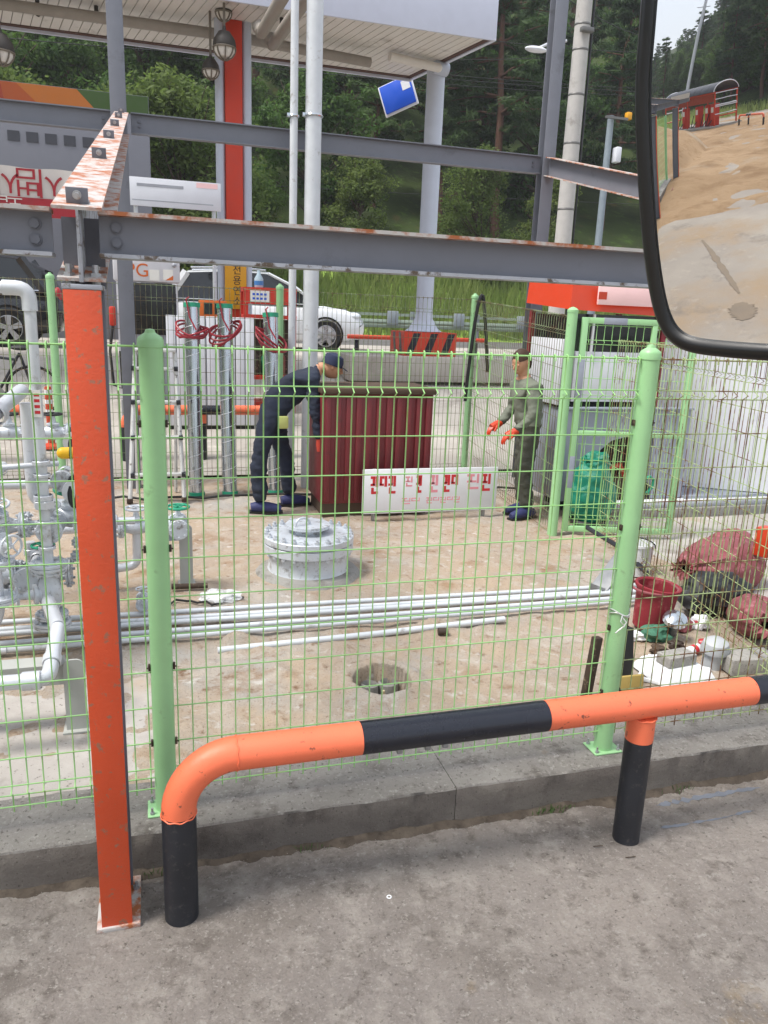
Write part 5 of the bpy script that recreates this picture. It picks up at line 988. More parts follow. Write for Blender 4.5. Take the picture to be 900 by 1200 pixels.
for px_, py_, Yl, r, lab in ((263, 55, 12.5, .165, 'large caged bulkhead lamp hanging in front of the orange pillar'), (247, 82, 12.9, .125, 'smaller caged lamp hanging left of the orange pillar'), (1, 60, 12.4, .17, 'caged lamp cut by the left edge of the photo'), (262, 14, 12.8, .12, 'upper caged lamp close to the canopy slats above the orange pillar')):
    p = at(px_, py_, Yl); t = thing('canopy_lamp', lab, 'lamp', p, 'caged canopy lamps'); b = MB(); b.lathe([(.02, r*1.6), (.03, r*1.2), (r*.5, r*1.15), (r*.92, r*.55), (r, r*.1), (r*.98, 0)], p, n=24); b.build('housing', 'lamp_dark', t)
    b = MB(); b.lathe([(r*.9, 0), (r*.86, -r*.4), (r*.55, -r*.8), (0, -r*.95)], p, n=24); b.build('globe', 'lamp_cage' if False else 'soffit', t)
    b = MB(); b.tube([p+V((r*.97*math.cos(q), r*.97*math.sin(q), -r*.1)) for q in np.linspace(0, 6.283, 25)[:-1]], .012, 6, closed=True)
    for j in range(4): q = j*math.pi/4; b.tube([p+V((r*.97*math.cos(q)*math.cos(s_), r*.97*math.sin(q)*math.cos(s_), -r*1.02*math.sin(s_))) for s_ in np.linspace(0, math.pi, 13)], .011, 6)
    b.build('cage', 'lamp_cage', t); b = MB(); b.cyl(p+V((0, 0, r*1.5)), (p.x, p.y, ZC), .018, n=8); b.build('stem', 'lamp_cage', t)
# yellow sign on the pillar
ys_ = thing('yellow_sign', 'yellow vertical sign with black lettering on the orange pillar', 'sign', (ox, OY-.15, 2.1)); zt_, zb_ = 3.05, at(275, 362, OY-.15).z
b = MB(); b.bb((ox-.17, OY-.16, zb_), (ox+.17, OY-.13, zt_), .01); b.build('board', 'sign_yellow', ys_)
for j, ch_ in enumerate('전용연소'): text(ch_, .155, (ox+.02, OY-.1615, at(275, 317+12.2*j, OY-.15).z), (1, 0, 0), (0, 0, 1), 'ink_black', ys_)
# gas vent pipes in front of the rear beam
for px_, r, lab in ((365, .084, 'thicker white vent pipe rising past the rear beam'), (343, .04, 'thinner white vent pipe left of the thick one')):
    x = at(px_, 300, 8.55).x; t = thing('vent_pipe', lab, 'pipe', (x, 8.55, G), 'white vent pipes'); b = MB(); b.tube([(x, 8.55, G), (x, 8.55, 3.0), (x, 8.55, 6.6)], r, 22); b.build('pipe', 'pipe_white', t)
    zc_ = at(px_, 136, 8.55).z; b = MB(); b.tube([(x+(r+.006)*math.cos(q), 8.55+(r+.006)*math.sin(q), zc_) for q in np.linspace(0, 6.283, 25)[:-1]], .012, 6, closed=True); b.box((x-r-.02, 8.53, zc_), (.03, .03, .04), None, .003); b.build('clamp', 'galv', t)
# LPG dispenser
DY = 11.2; dx0, dx1 = at(133, 330, DY).x, at(211, 330, DY).x; dz = fz(DY)
dp = thing('gas_dispenser', 'white gas dispenser with black display under orange letters', 'dispenser', ((dx0+dx1)/2, DY, dz))
b = MB(); b.bb((dx0+.03, DY, dz), (dx1-.03, DY+.5, 2.25), .012); b.build('cabinet', 'disp_grey', dp)
zh = at(170, 330, DY).z; b = MB(); b.bb((dx0, DY-.03, zh), (dx1, DY+.52, 2.95), .02); hd = b.build('header', 'disp_white', dp)
text('LPG', .24, (at(155.5, 317, DY).x, DY-.0325, at(158, 317, DY).z), (1, 0, 0), (0, 0, 1), 'lpg_orange', hd)
for pa, pb in ((175, 187), (191, 203)): A1, B1 = at(pa, 316, DY), at(pb, 329, DY); b = MB(); b.bb((A1.x, DY-.034, B1.z), (B1.x, DY-.031, A1.z)); nt_ = b.build('notice', 'paper', hd)
b = MB(); b.prism([at(194, 328.5, DY-.035), at(203, 328.5, DY-.035), at(203, 323, DY-.035)], (0, .0008, 0)); b.build('notice_corner', 'lpg_orange', hd)
b = MB(); b.sph((at(204, 311, DY).x, DY-.03, at(204, 311, DY).z), .03, 12, 8); b.build('lamp', 'disp_grey', hd)
z0_ = at(170, 392, DY).z; b = MB(); b.bb((dx0+.07, DY-.02, z0_), (dx1-.06, DY-.001, zh-.02), .004); b.build('display', 'disp_black', dp)
b = MB(); b.bb((dx0+.03, DY-.01, dz+.3), (dx0+.09, DY-.001, zh-.01)); b.build('side_trim', 'disp_white', dp); b = MB(); b.bb((dx1-.055, DY-.012, 1.3), (dx1-.03, DY-.001, zh-.01)); b.build('side_trim', 'disp_white', dp)
b = MB(); b.tube([(dx0-.02, DY-.05, 1.9), (dx0-.08, DY-.08, 1.5), (dx0-.05, DY-.1, 1.05), (dx0+.06, DY-.08, 1.0), (dx0+.05, DY-.05, 1.5)], .018, 8); b.build('hose', 'hose_black', dp)
b = MB(); b.box((dx0-.03, DY-.04, 1.95), (.08, .1, .25), None, .02); b.build('nozzle', 'red_steel', dp); b = MB(); b.box((dx0+.2, DY-.03, 1.35), (.16, .04, .22), None, .01); b.build('keypad', 'disp_black', dp)
# ribbed white cabinet
RYc = 10.85; cx0, cx1 = at(196, 430, RYc).x, at(299, 430, RYc).x; cz0, cz1 = fz(RYc), at(250, 371, RYc).z
rc = thing('ribbed_cabinet', 'white cabinet of vertical ribbed panels beside the gas dispenser', 'cabinet', ((cx0+cx1)/2, RYc, cz0)); n_ = 9
for j in range(n_): xa, xb = cx0+(cx1-cx0)*j/n_, cx0+(cx1-cx0)*(j+1)/n_-.014; b = MB(); b.bb((xa, RYc, cz0+.06), (xb, RYc+.03, cz1), .006); b.build('panel', 'white_panel', rc)
b = MB(); b.bb((cx0+.01, RYc+.032, cz0), (cx1-.02, RYc+.6, cz1-.03)); b.build('case', 'disp_grey', rc); b = MB(); b.bb((cx0, RYc+.01, cz0-.02), (cx1-.015, RYc+.03, cz0+.055)); b.build('plinth', 'black_void', rc)
xo, zo = at(250, 363, 11.0).x, at(250, 363, 11.0).z
t = thing('window_box', 'small dark glass box with orange border standing on the ribbed cabinet', 'box', (xo, 11.0, cz1)); b = MB(); b.bb((xo-.18, 11.0, cz1-.02), (xo+.18, 11.25, zo+.12), .005); b.build('frame', 'lpg_orange', t)
for j in (-1, 1): b = MB(); b.bb((xo+j*.07-.055, 10.994, zo-.06), (xo+j*.07+.055, 10.999, zo+.09)); b.build('pane', 'glass_dark', t)
# red rack
RX0, RX1, RYr = at(286, 380, 11.6).x, at(347, 380, 11.6).x, 11.6; rz0, rz1 = fz(11.6), at(310, 338, 11.6).z
rk = thing('red_rack', 'red steel equipment rack right of the yellow sign', 'rack', ((RX0+RX1)/2, RYr, rz0))
for x in (RX0+.03, RX1-.03):
    for y in (RYr+.02, RYr+.42): b = MB(); b.bb((x-.03, y-.03, rz0), (x+.03, y+.03, rz1)); b.build('post', 'red_steel', rk)
for z in (rz0+.12, rz0+.5, rz1-.42, rz1-.05): b = MB(); b.bb((RX0, RYr-.03, z), (RX1, RYr+.45, z+.05 if z < rz1-.1 else z+.06)); b.build('shelf', 'red_steel', rk)
b = MB(); b.bb((RX0+.02, RYr-.045, rz1-.22), (RX1-.02, RYr-.031, rz1-.055)); b.build('front_panel', 'red_steel', rk)
for j, (xx, mt) in enumerate(((.16, 'dark_brown'), (.36, 'green_cap'), (.55, 'red_rubber'))): b = MB(); b.lathe([(0, 0), (.08, 0), (.085, .26), (.04, .32), (.03, .36), (0, .36)], (RX0+xx, RYr+.2, rz0+.55), n=16); b.build('canister', mt, rk)
b = MB(); b.bb((RX0+.05, RYr+.3, rz0+.55), (RX1-.05, RYr+.32, rz1-.43)); b.build('back_panel', 'dark_brown', rk)
xp, zp = at(305, 347, RYr-.05).x, at(305, 347, RYr-.05).z; b = MB(); b.bb((xp-.14, RYr-.05, zp-.085), (xp+.13, RYr-.047, zp+.075)); nl = b.build('notice', 'paper', rk)
b = MB()
for j in range(2):
    for i in range(4): b.bb((xp-.11+.055*i, RYr-.0515, zp-.05+.06*j), (xp-.075+.055*i, RYr-.0505, zp-.02+.06*j))
b.build('print', 'sign_blue', nl)
bt = thing('bottle', 'small clear bottle with blue label on top of the red rack', 'bottle', (xp, RYr+.1, rz1+.01)); b = MB(); b.lathe([(0, 0), (.06, 0), (.065, .02), (.065, .12), (.03, .18), (.02, .24), (0, .24)], (xp, RYr+.1, rz1+.012), n=18); b.build('body', 'bottle', bt); b = MB(); b.lathe([(.067, .03), (.067, .09)], (xp, RYr+.1, rz1+.012), n=18); b.build('label_band', 'bottle_blue', bt)
# ---------------------------------------------------------------- cars
def car(name, label, loc, rz, paint, s=1.0):
    t = thing(name, label, 'car', (0, 0, 0)); Wd = .92
    # length along x, front at +x
    st = [(-2.28, .45, .95, .80), (-2.20, .30, 1.02, .86), (-1.6, .22, 1.04, .91), (-.6, .20, 1.02, .92), (.5, .20, 1.00, .92), (1.0, .20, 1.00, .92), (1.4, .20, .97, .90), (1.9, .22, .90, .87), (2.2, .30, .78, .80), (2.33, .40, .66, .70)]
    vs = []; n_ = 12
    for x, zb, zt, hw in st:
        ring = [(-hw*.86, zb), (-hw*.97, zb+.08), (-hw, zb+.25), (-hw, (zb+zt)/2+.05), (-hw*.97, zt-.10), (-hw*.86, zt-.01), (hw*.86, zt-.01), (hw*.97, zt-.10), (hw, (zb+zt)/2+.05), (hw, zb+.25), (hw*.97, zb+.08), (hw*.86, zb)]
        vs += [V((x, y, z+(.035 if abs(y) < hw*.9 and x > 1.0 and z > .5 else 0))) for y, z in ring]
    b = MB(); m_ = len(st); fs = [(i*n_+j, i*n_+(j+1) % n_, (i+1)*n_+(j+1) % n_, (i+1)*n_+j) for i in range(m_-1) for j in range(n_)]+[tuple(range(n_)), tuple((m_-1)*n_+j for j in range(n_-1, -1, -1))]
    b.add(vs, fs); body = b.build('body', paint, t, sharp=50)
    cb = [(-2.18, 1.0, 1.02, .80), (-1.95, 1.0, 1.42, .74), (-1.55, 1.0, 1.62, .71), (-.6, 1.0, 1.69, .70), (.15, 1.0, 1.66, .70), (.75, .99, 1.38, .74), (1.25, .97, 1.02, .80)]
    vs = []
    for x, zb, zt, hw in cb: vs += [V((x, -.84, zb)), V((x, -hw, zt-.03)), V((x, -hw*.85, zt)), V((x, hw*.85, zt)), V((x, hw, zt-.03)), V((x, .84, zb))]
    b = MB(); m_ = len(cb); b.add(vs, [(i*6+j, i*6+j+1, (i+1)*6+j+1, (i+1)*6+j) for i in range(m_-1) for j in range(5)]+[tuple(range(6)), tuple((m_-1)*6+j for j in range(5, -1, -1))]); b.build('glasshouse', 'car_glass', t, sharp=30)
    b = MB(); rp = [(-2.0, 1.42, .73), (-1.55, 1.635, .72), (-.6, 1.705, .71), (.15, 1.675, .71), (.22, 1.645, .71)]; vs = []
    for x, z, hw in rp: vs += [V((x, -hw, z-.05)), V((x, -hw*.82, z)), V((x, hw*.82, z)), V((x, hw, z-.05))]
    b.add(vs, [(i*4+j, i*4+j+1, (i+1)*4+j+1, (i+1)*4+j) for i in range(len(rp)-1) for j in range(3)]); b.build('roof', paint, t)
    for s_ in (-1, 1):
        b = MB(); b.tube([(.15, s_*.70, 1.64), (.75, s_*.75, 1.37), (1.22, s_*.815, 1.02)], .035, 6); b.build('front_pillar', paint, t); b = MB(); b.tube([(-.62, s_*.72, 1.66), (-.60, s_*.83, 1.03)], .035, 6); b.build('middle_pillar', paint, t); b = MB(); b.tube([(-1.6, s_*.73, 1.60), (-2.0, s_*.80, 1.02)], .10, 6); b.build('rear_pillar', paint, t)
        b = MB(); b.tube([(-1.5, s_*.62, 1.70), (-.6, s_*.62, 1.75), (.1, s_*.62, 1.71)], .018, 6); b.build('roof_rail', 'chrome', t); b = MB(); b.tube([(-1.9, s_*.835, 1.04), (0, s_*.85, 1.035), (1.1, s_*.84, 1.01)], .012, 6); b.build('belt_trim', 'chrome', t)
        b = MB(); b.box((.95, s_*.98, 1.06), (.12, .2, .14), None, .03); b.build('door_mirror', paint, t)
        b = MB(); b.sph((2.08, s_*.66, .80), .16, 14, 8, (1.15, .9, .55)); b.build('headlight', 'headlight', t); b = MB(); b.sph((-2.2, s_*.72, .95), .14, 12, 8, (.6, .7, 1.2)); b.build('tail_light', 'red_can', t)
        for x in (-1.35, 1.42):
            b = MB(); b.lathe([(.0, -.14), (.38, -.14), (.40, .0), (.40, .012), (.36, .013)], (x, s_*.905, .37), (0, s_, 0), 28); b.build('wheel_arch', 'wheel_well', t)
            b = MB(); b.lathe([(.23, -.2), (.33, -.2), (.35, -.16), (.35, -.02), (.33, .02), (.235, .02)], (x, s_*.905, .35), (0, s_, 0), 32); wh = b.build('wheel', 'tyre', t)
            b = MB(); b.lathe([(.235, .02), (.225, .022), (.21, -.02)], (x, s_*.905, .35), (0, s_, 0), 32)
            for j in range(5):
                a = 6.283*j/5+.3; dv = V((math.cos(a), 0, math.sin(a))); pv = V((-math.sin(a), 0, math.cos(a))); o_ = V((x, s_*.925, .35)); b.prism([o_+dv*.03-pv*.035, o_+dv*.225-pv*.055, o_+dv*.225+pv*.055, o_+dv*.03+pv*.035], (0, -s_*.02, 0))
            b.cyl((x, s_*.91, .35), (x, s_*.935, .35), .05, n=14); b.build('rim', 'rim', wh)
    b = MB(); b.box((2.3, 0, .55), (.06, .9, .16), None, .02); b.build('grille', 'black_void', t)
    t.location = loc; t.rotation_euler = (0, 0, rz); t.scale = (s, s, s); return t
car('parked_car', 'white sport utility car parked beyond the red rack, facing right', (2.52, 18.9, 1.204), rad(-4), 'car_white', 1.02)
car('parked_car', 'black car with chrome trim parked behind the back fence at the left edge', (-3.95, 17.6, 1.204), rad(180), 'car_black', 1.04)
# bicycle
bc = thing('bicycle', 'black bicycle leaning behind the back fence at the left edge', 'bicycle', (-1.9, 11.4, fz(11.4))); bxs = at(24, 405, 11.4).x; gz0 = fz(11.4)
for dx in (-.05-.45, -.05+.58-1.1):
    pass
for dx in (.12, -.95):
    b = MB(); b.tube([(bxs+dx+.33*math.cos(q), 11.4, gz0+.35+.33*math.sin(q)) for q in np.linspace(0, 6.283, 33)[:-1]], .018, 8, closed=True); wl = b.build('wheel', 'tyre', bc)
    b = MB()
    for j in range(12): a = 6.283*j/12; b.tube([(bxs+dx, 11.4, gz0+.35), (bxs+dx+.32*math.cos(a), 11.4, gz0+.35+.32*math.sin(a))], .003, 4)
    b.cyl((bxs+dx, 11.36, gz0+.35), (bxs+dx, 11.44, gz0+.35), .025, n=10); b.build('spokes', 'dull_steel', wl)
b = MB()
for p, q in (((.12, .35), (-.02, .85)), ((.12, .35), (-.32, .32)), ((-.32, .32), (-.02, .85)), ((-.32, .32), (-.80, .80)), ((-.05, .76), (-.80, .86)), ((-.95, .35), (-.78, .98))): b.tube([(bxs+p[0], 11.4, gz0+p[1]), (bxs+q[0], 11.4, gz0+q[1])], .018, 8)
b.build('frame', 'dark_plastic', bc); b = MB(); b.sph((bxs, 11.4, gz0+.92), .09, 14, 8, (1.5, .9, .4)); b.build('saddle', 'black_rubber', bc); b = MB(); b.tube([(bxs-.72, 11.12, gz0+1.03), (bxs-.78, 11.2, gz0+1.05), (bxs-.78, 11.6, gz0+1.05), (bxs-.72, 11.68, gz0+1.03)], .014, 8); b.build('handlebar', 'black_rubber', bc); b = MB(); b.tube([(bxs-.32, 11.32, gz0+.32), (bxs-.30, 11.3, gz0+.18), (bxs-.2, 11.26, gz0+.18)], .014, 6); b.cyl((bxs-.32, 11.36, gz0+.32), (bxs-.32, 11.37, gz0+.32), .09, n=20); b.build('crank', 'dull_steel', bc)
guard_rail(-4.6, [-2.9, -2.6], [-3.4], 'orange pipe rail behind the back fence at the left edge', 9.75, False, fz(9.75)-.03, None, -1.30)
guard_rail(-.30, [.5, .9], [.6], 'orange pipe rail behind the step ladder', 9.75, False, fz(9.75)-.03, None, 1.6)
dx_, dY = at(57, 470, 10.2).x, 10.2; dl = thing('traffic_post', 'orange flexible traffic post with white bands near the orange column', 'traffic post', (dx_, dY, fz(dY)))
b = MB(); b.lathe([(0, .75), (.035, .745), (.04, .72), (.04, .06), (.12, .03), (.13, 0)], (dx_, dY, fz(dY)), n=18); b.build('post', 'kiosk_orange', dl)
for z in (.42, .54, .66): b = MB(); b.lathe([(.0415, z), (.0415, z+.05)], (dx_, dY, fz(dY)), n=18); b.build('band', 'white_sheet', dl)
b = MB(); b.tube([(4.0, 16.2, 1.62), (7.1, 16.2, 1.62)], .045, 12); t = b.build('rail_pipe', 'pillar_orange', None, (3.1, 16.2, 1.2)); t.name = 'barrier_rail'; tag(t, 'low orange barrier rail behind the striped pillar plinth', 'barrier')
for x in (4.2, 5.6, 6.9): b = MB(); b.cyl((x, 16.2, 1.2), (x, 16.2, 1.56), .05, n=10); c = b.build('leg', 'rail_black', None, (3.1, 16.2, 1.2)); c.parent = t; c.location = (0, 0, 0)
# ---------------------------------------------------------------- sign wall, banner, boards
WY = 21.3; wz = lambda px_, py_: at(px_, py_, WY).z; wx = lambda px_: at(px_, 150, WY).x
sw = thing('sign_wall', 'tall grey sign wall with an orange and green band along its top', 'sign wall', (wx(60), WY, 1.2)); top, bot = wz(100, 105), wz(160, 134); WX1 = wx(175)
b = MB(); b.bb((-9, WY+.01, 1.2), (WX1, WY+.25, top), .01); b.build('wall', 'sign_grey', sw)
sl = .10
def seg(pa, pb, sa, sb_, mt):
    xa, xb = wx(pa), wx(pb); b = MB(); b.prism([(xa+sa, WY-.005, bot), (xb+sb_, WY-.005, bot), (xb, WY-.005, top-.01), (xa, WY-.005, top-.01)], (0, .014, 0)); b.build('colour_band', mt, sw)
seg(-180, 4, 0, .06, 'sign_red'); seg(4, 22, .062, .45, 'sign_rust'); seg(22, 92, .452, .40, 'sign_amber'); seg(92, 174.5, .402, 0, 'sign_green')
for j in range(5): xa = wx(8+22*j); b = MB(); b.bb((xa, WY-.006, wz(50, 168)), (xa+.26, WY+.012, wz(50, 156))); b.build('lettering_block', 'sign_dark', sw)
bn = thing('banner', 'white banner with upside-down red lettering hung above the front beam', 'banner', (-1.6, 12.2, 1.0)); BY = 12.2; bz = lambda y_: at(50, y_+5, BY).z; bx0, bx1 = at(-60, 215, BY).x, at(103, 215, BY).x
b = MB(); nn = 16; vs = []
for i in range(nn+1):
    x = bx0+(bx1-bx0)*i/nn; dyy = .012*math.sin(i*1.1)
    vs += [(x, BY+dyy, bz(193)+.01*math.cos(i)), (x, BY+dyy+.006, bz(226)), (x, BY+dyy*.5, bz(250))]
b.add(vs, [(3*i+j, 3*i+j+1, 3*i+j+4, 3*i+j+3) for i in range(nn) for j in range(2)]); cl_ = b.build('cloth', 'banner_white', bn)
b = MB(); b.bb((bx0, BY-.022, bz(250)), (bx1, BY-.018, bz(228))); b.build('red_strip', 'banner_red', bn)
for j, ch_ in enumerate(('업', '사', '범', '시')): text(ch_, .40, (at(-20+26*j, 208, BY).x, BY-.024, bz(208)), (-1, 0, 0), (0, 0, -1), 'banner_red', bn)
for j, ch_ in enumerate(('입', '도')): text(ch_, .22, (at(4+14*j, 236, BY).x, BY-.026, bz(235)), (-1, 0, 0), (0, 0, -1), 'banner_white', bn)
for x in (bx0+.05, bx1-.05): b = MB(); b.cyl((x, BY+.06, fz(BY)), (x, BY+.06, bz(190)), .03, n=10); b.build('pole', 'pipe_silver', bn)
ws = thing('notice_board', 'plain white notice board on posts behind the rafter end', 'notice board', (.4, 12.4, 1.0)); A1, B1 = at(149, 206, 12.4), at(259, 248, 12.4)
b = MB(); b.bb((A1.x, 12.4, B1.z), (B1.x, 12.43, A1.z), .004); b.build('board', 'white_panel', ws)
for pa, pb, ya, yb, mt in ((160, 215, 214, 222, 'disp_grey'), (230, 255, 214, 222, 'sign_pink'), (155, 250, 234, 240, 'disp_grey')): a_, c_ = at(pa, ya, 12.4), at(pb, yb, 12.4); b = MB(); b.bb((a_.x, 12.397, c_.z), (c_.x, 12.3995, a_.z)); b.build('print', mt, ws)
for x in (A1.x+.1, B1.x-.1): b = MB(); b.cyl((x, 12.47, fz(12.4)), (x, 12.47, A1.z), .03, n=10); b.build('post', 'pipe_silver', ws)
# blue hanging sign
bq = at(466, 111, 15.4); bs_ = thing('blue_sign', 'blue hanging sign with white rim under the canopy corner', 'sign', bq); Mz = Matrix.Rotation(rad(-35), 3, 'Z') @ Matrix.Rotation(rad(-20), 3, 'Y')
b = MB(); b.box(bq, (.62, .05, .50), Mz, .02); b.build('board', 'sign_blue', bs_); b = MB(); b.box(bq+Mz @ V((0, .03, -.01)), (.68, .03, .56), Mz, .02); b.build('rim', 'white_sheet', bs_)
b = MB(); b.box(bq+Mz @ V((.2, -.027, .1)), (.16, .004, .16), Mz); b.build('print', 'white_sheet', bs_); b = MB(); b.tube([bq+Mz @ V((0, .02, .3)), (bq.x, bq.y+.1, ZC)], .025, 8); b.build('hanger', 'pipe_dirty', bs_)
# ---------------------------------------------------------------- utility poles, cables, road rail
UX, UY = 9.36, 17.2
up_ = thing('utility_pole', 'tall pale concrete utility pole left of the truck mirror', 'utility pole', (UX, UY, 1.2)); b = MB(); b.cyl((UX, UY, 1.15), (UX, UY, 13.5), .20, .15, 24); b.build('pole', 'pole_concrete', up_)
for z in (4.6, 5.6, 6.0, 7.0, 7.9, 8.4): b = MB(); b.lathe([(.190-.004*(z-4), -.025), (.198-.004*(z-4), 0), (.190-.004*(z-4), .025)], (UX, UY, z), n=20); b.build('band', 'metal_band', up_)
b = MB(); b.tube([(UX+.24, UY-.05, 1.2), (UX+.22, UY-.06, 6), (UX+.20, UY-.05, 12)], .025, 6); b.build('conduit', 'hose_black', up_)
lp0, lp1 = at(664, 48, UY), at(628, 58, UY); b = MB(); b.tube([lp0, lp0.lerp(lp1, .5)+V((0, 0, .06)), lp1], .03, 8); ar = b.build('lamp_arm', 'pipe_silver', up_); b = MB(); b.sph(lp1, .14, 14, 8, (1.9, .8, .45)); b.build('lamp_head', 'white_panel', ar)
b = MB(); b.box((UX, UY-.22, 8.25), (.3, .12, .10), None, .02); b.build('bracket', 'metal_band', up_)
SX, SY = 15.56, 26.0
sp_ = thing('utility_pole', 'short far pole with grey transformer box left of the truck mirror', 'utility pole', (SX, SY, 1.2)); b = MB(); b.cyl((SX, SY, 1.1), (SX, SY, 9.0), .14, .11, 16); b.build('pole', 'transformer', sp_); b = MB(); b.box((SX+.28, SY-.15, 7.75), (.22, .3, .5), None, .04); b.build('transformer', 'white_panel', sp_); b = MB(); b.box((SX+.55, SY-.2, 9.0), (.2, .2, .25), None, .04); b.build('insulator', 'sign_yellow', sp_); b = MB(); b.bb((SX-.35, SY-.3, 8.85), (SX+.5, SY-.2, 8.93)); b.build('cross_arm', 'metal_band', sp_)
for j, (pa, pb, Yc) in enumerate((((480, 74), (745, 95), 30), ((480, 79), (745, 99), 30.3), ((480, 86), (745, 104), 30.6), ((560, 35), (748, 52), 27), ((250, 205), (745, 232), 33), ((686, 0), (748, 30), 24), ((190, 48), (460, 60), 28))):
    p, q = at(*pa, Yc), at(*pb, Yc+1); d_ = q-p; p2, q2 = p-d_*.8, q+d_*.8; b = MB(); b.tube([p2.lerp(q2, i/20)+V((0, 0, -.9*(1-(i/10-1)**2)*.35)) for i in range(21)], .014, 5); o = b.build('power_cable', 'cable', None, p2)
    tag(o, ('uppermost of three parallel cables crossing behind the round pillar', 'middle of three parallel cables crossing behind the round pillar', 'lowest of three parallel cables crossing behind the round pillar', 'single thin cable near the lamp arm of the concrete pole', 'low cable crossing just above the front beam before the trees', 'short steep cable running up from the concrete pole', 'thin cable below the canopy left of the grey rear column')[j], 'cable', 'overhead cables')
rd = thing('road_guardrail', 'grey green roadside guardrail in front of the grassy bank', 'guardrail', (6, 28.1, 1.2)); GYr = 28.1; prof = [(-.02, 0), (-.05, .05), (-.05, .11), (-.01, .15), (-.05, .19), (-.05, .25), (-.02, .30)]; b = MB(); vs = []
for x in (-30, 40): vs += [(x, GYr+a_, 1.60+z) for a_, z in prof]+[(x, GYr+a_+.006, 1.60+z) for a_, z in reversed(prof)]
m_ = len(prof)*2; b.add(vs, [(i, (i+1) % m_, m_+(i+1) % m_, m_+i) for i in range(m_)]); b.build('rail', 'guard_steel', rd); b = MB(); b.bb((-30, GYr-.04, 2.02), (40, GYr-.01, 2.12)); b.build('upper_rail', 'guard_steel', rd)
for j in range(18): x = -14+2.6*j; b = MB(); b.bb((x-.07, GYr+.0, 1.19), (x+.07, GYr+.12, 2.2)); b.build('post', 'guard_post', rd)
for j in range(6): x = 3.3+2.6*j; b = MB(); b.box((x+.1, GYr-.10, 1.95), (.42, .06, .5), None, .02); b.build('reflector', 'guard_post', rd)
# ================================================================ TRUCK DOOR MIRROR (convex) AND WHAT STANDS BEHIND THE TRUCK
RM = 2.0; d0 = ray(838, 108).normalized(); o0 = V((-math.cos(rad(2)), math.sin(rad(2)), 0)); n0 = (o0-d0).normalized(); p0 = CAM+ray(838, 108)*.8; cen = p0-n0*RM
def on_glass(x, y):
    d = ray(x, y).normalized(); oc = CAM-cen; bq_ = oc.dot(d); return CAM+d*(-bq_-math.sqrt(bq_*bq_-(oc.dot(oc)-RM*RM)))
ctrl = [(771, -30), (766, 30), (762, 80), (761, 125), (762.5, 180), (766, 245), (771, 300), (778, 345), (786, 372), (797, 388), (815, 396.5), (850, 401), (900, 404.5), (960, 407), (1010, 402), (1034, 380), (1042, 330), (1044, 200), (1044, 60), (1040, -30), (1030, -70), (1005, -90), (900, -94), (820, -90), (785, -75), (775, -55)]
def cr_closed(P_, m_=5):
    o = []; n_ = len(P_)
    for i in range(n_):
        a, b_, c, d = (np.array(P_[(i+k_) % n_], float) for k_ in (-1, 0, 1, 2))
        for j in range(m_): t = j/m_; o.append(tuple(.5*((2*b_)+(-a+c)*t+(2*a-5*b_+4*c-d)*t*t+(-a+3*b_-3*c+d)*t**3)))
    return o
bd_ = cr_closed(ctrl); cpx = (902, 155); n_ = len(bd_)
tm = thing('door_mirror', 'black framed truck door mirror reflecting the sandy apron, upper right', 'mirror', tuple(on_glass(*cpx)-n0*.05)); b = MB(); vs = [on_glass(*cpx)]; K = 14
for k in range(1, K+1): vs += [on_glass(cpx[0]+(x-cpx[0])*k/K, cpx[1]+(y-cpx[1])*k/K) for x, y in bd_]
fs = [(0, 1+i, 1+(i+1) % n_) for i in range(n_)]+[(1+(k-1)*n_+i, 1+k*n_+i, 1+k*n_+(i+1) % n_, 1+(k-1)*n_+(i+1) % n_) for k in range(1, K) for i in range(n_)]
b.add(vs, fs); gl_ = b.build('glass', 'mirror_glass', tm, sharp=180)
# exact sphere normals so the reflection stays clean
me = gl_.data; off_ = V(LOC[gl_.as_pointer()]); me.normals_split_custom_set_from_vertices([tuple(((v.co+off_)-cen).normalized()) for v in me.vertices])
b = MB(); cg = on_glass(*cpx); rings = []
for i, (x, y) in enumerate(bd_):
    P_ = on_glass(x, y); a_ = on_glass(*bd_[i-1]); c_ = on_glass(*bd_[(i+1) % n_]); tg = (c_-a_).normalized(); O_ = tg.cross(n0).normalized()
    if O_.dot(P_-cg) < 0: O_ = -O_
    rings.append([P_-n0*.004+O_*.001, P_+n0*.003-O_*.0005, P_+n0*.008+O_*.004, P_+n0*.008+O_*.011, P_+n0*.002+O_*.0165, P_-n0*.012+O_*.0175, P_-n0*.035+O_*.012, P_-n0*.065-O_*.015, P_-n0*.085-O_*.05])
m_ = len(rings[0]); b.add([q for r in rings for q in r]+[cg-n0*.095], [(i*m_+j, i*m_+j+1, ((i+1) % n_)*m_+j+1, ((i+1) % n_)*m_+j) for i in range(n_) for j in range(m_-1)]+[(i*m_+m_-1, n_*m_, ((i+1) % n_)*m_+m_-1) for i in range(n_)])
b.build('housing', 'mirror_frame', tm, sharp=50)
e0 = on_glass(1044, 120)-n0*.04; b = MB(); b.tube([e0, e0+V((.05, -.05, .0)), e0+V((.08, -.16, -.04)), e0+V((.08, -.45, -.10))], .016, 12); b.build('arm', 'mirror_frame', tm)
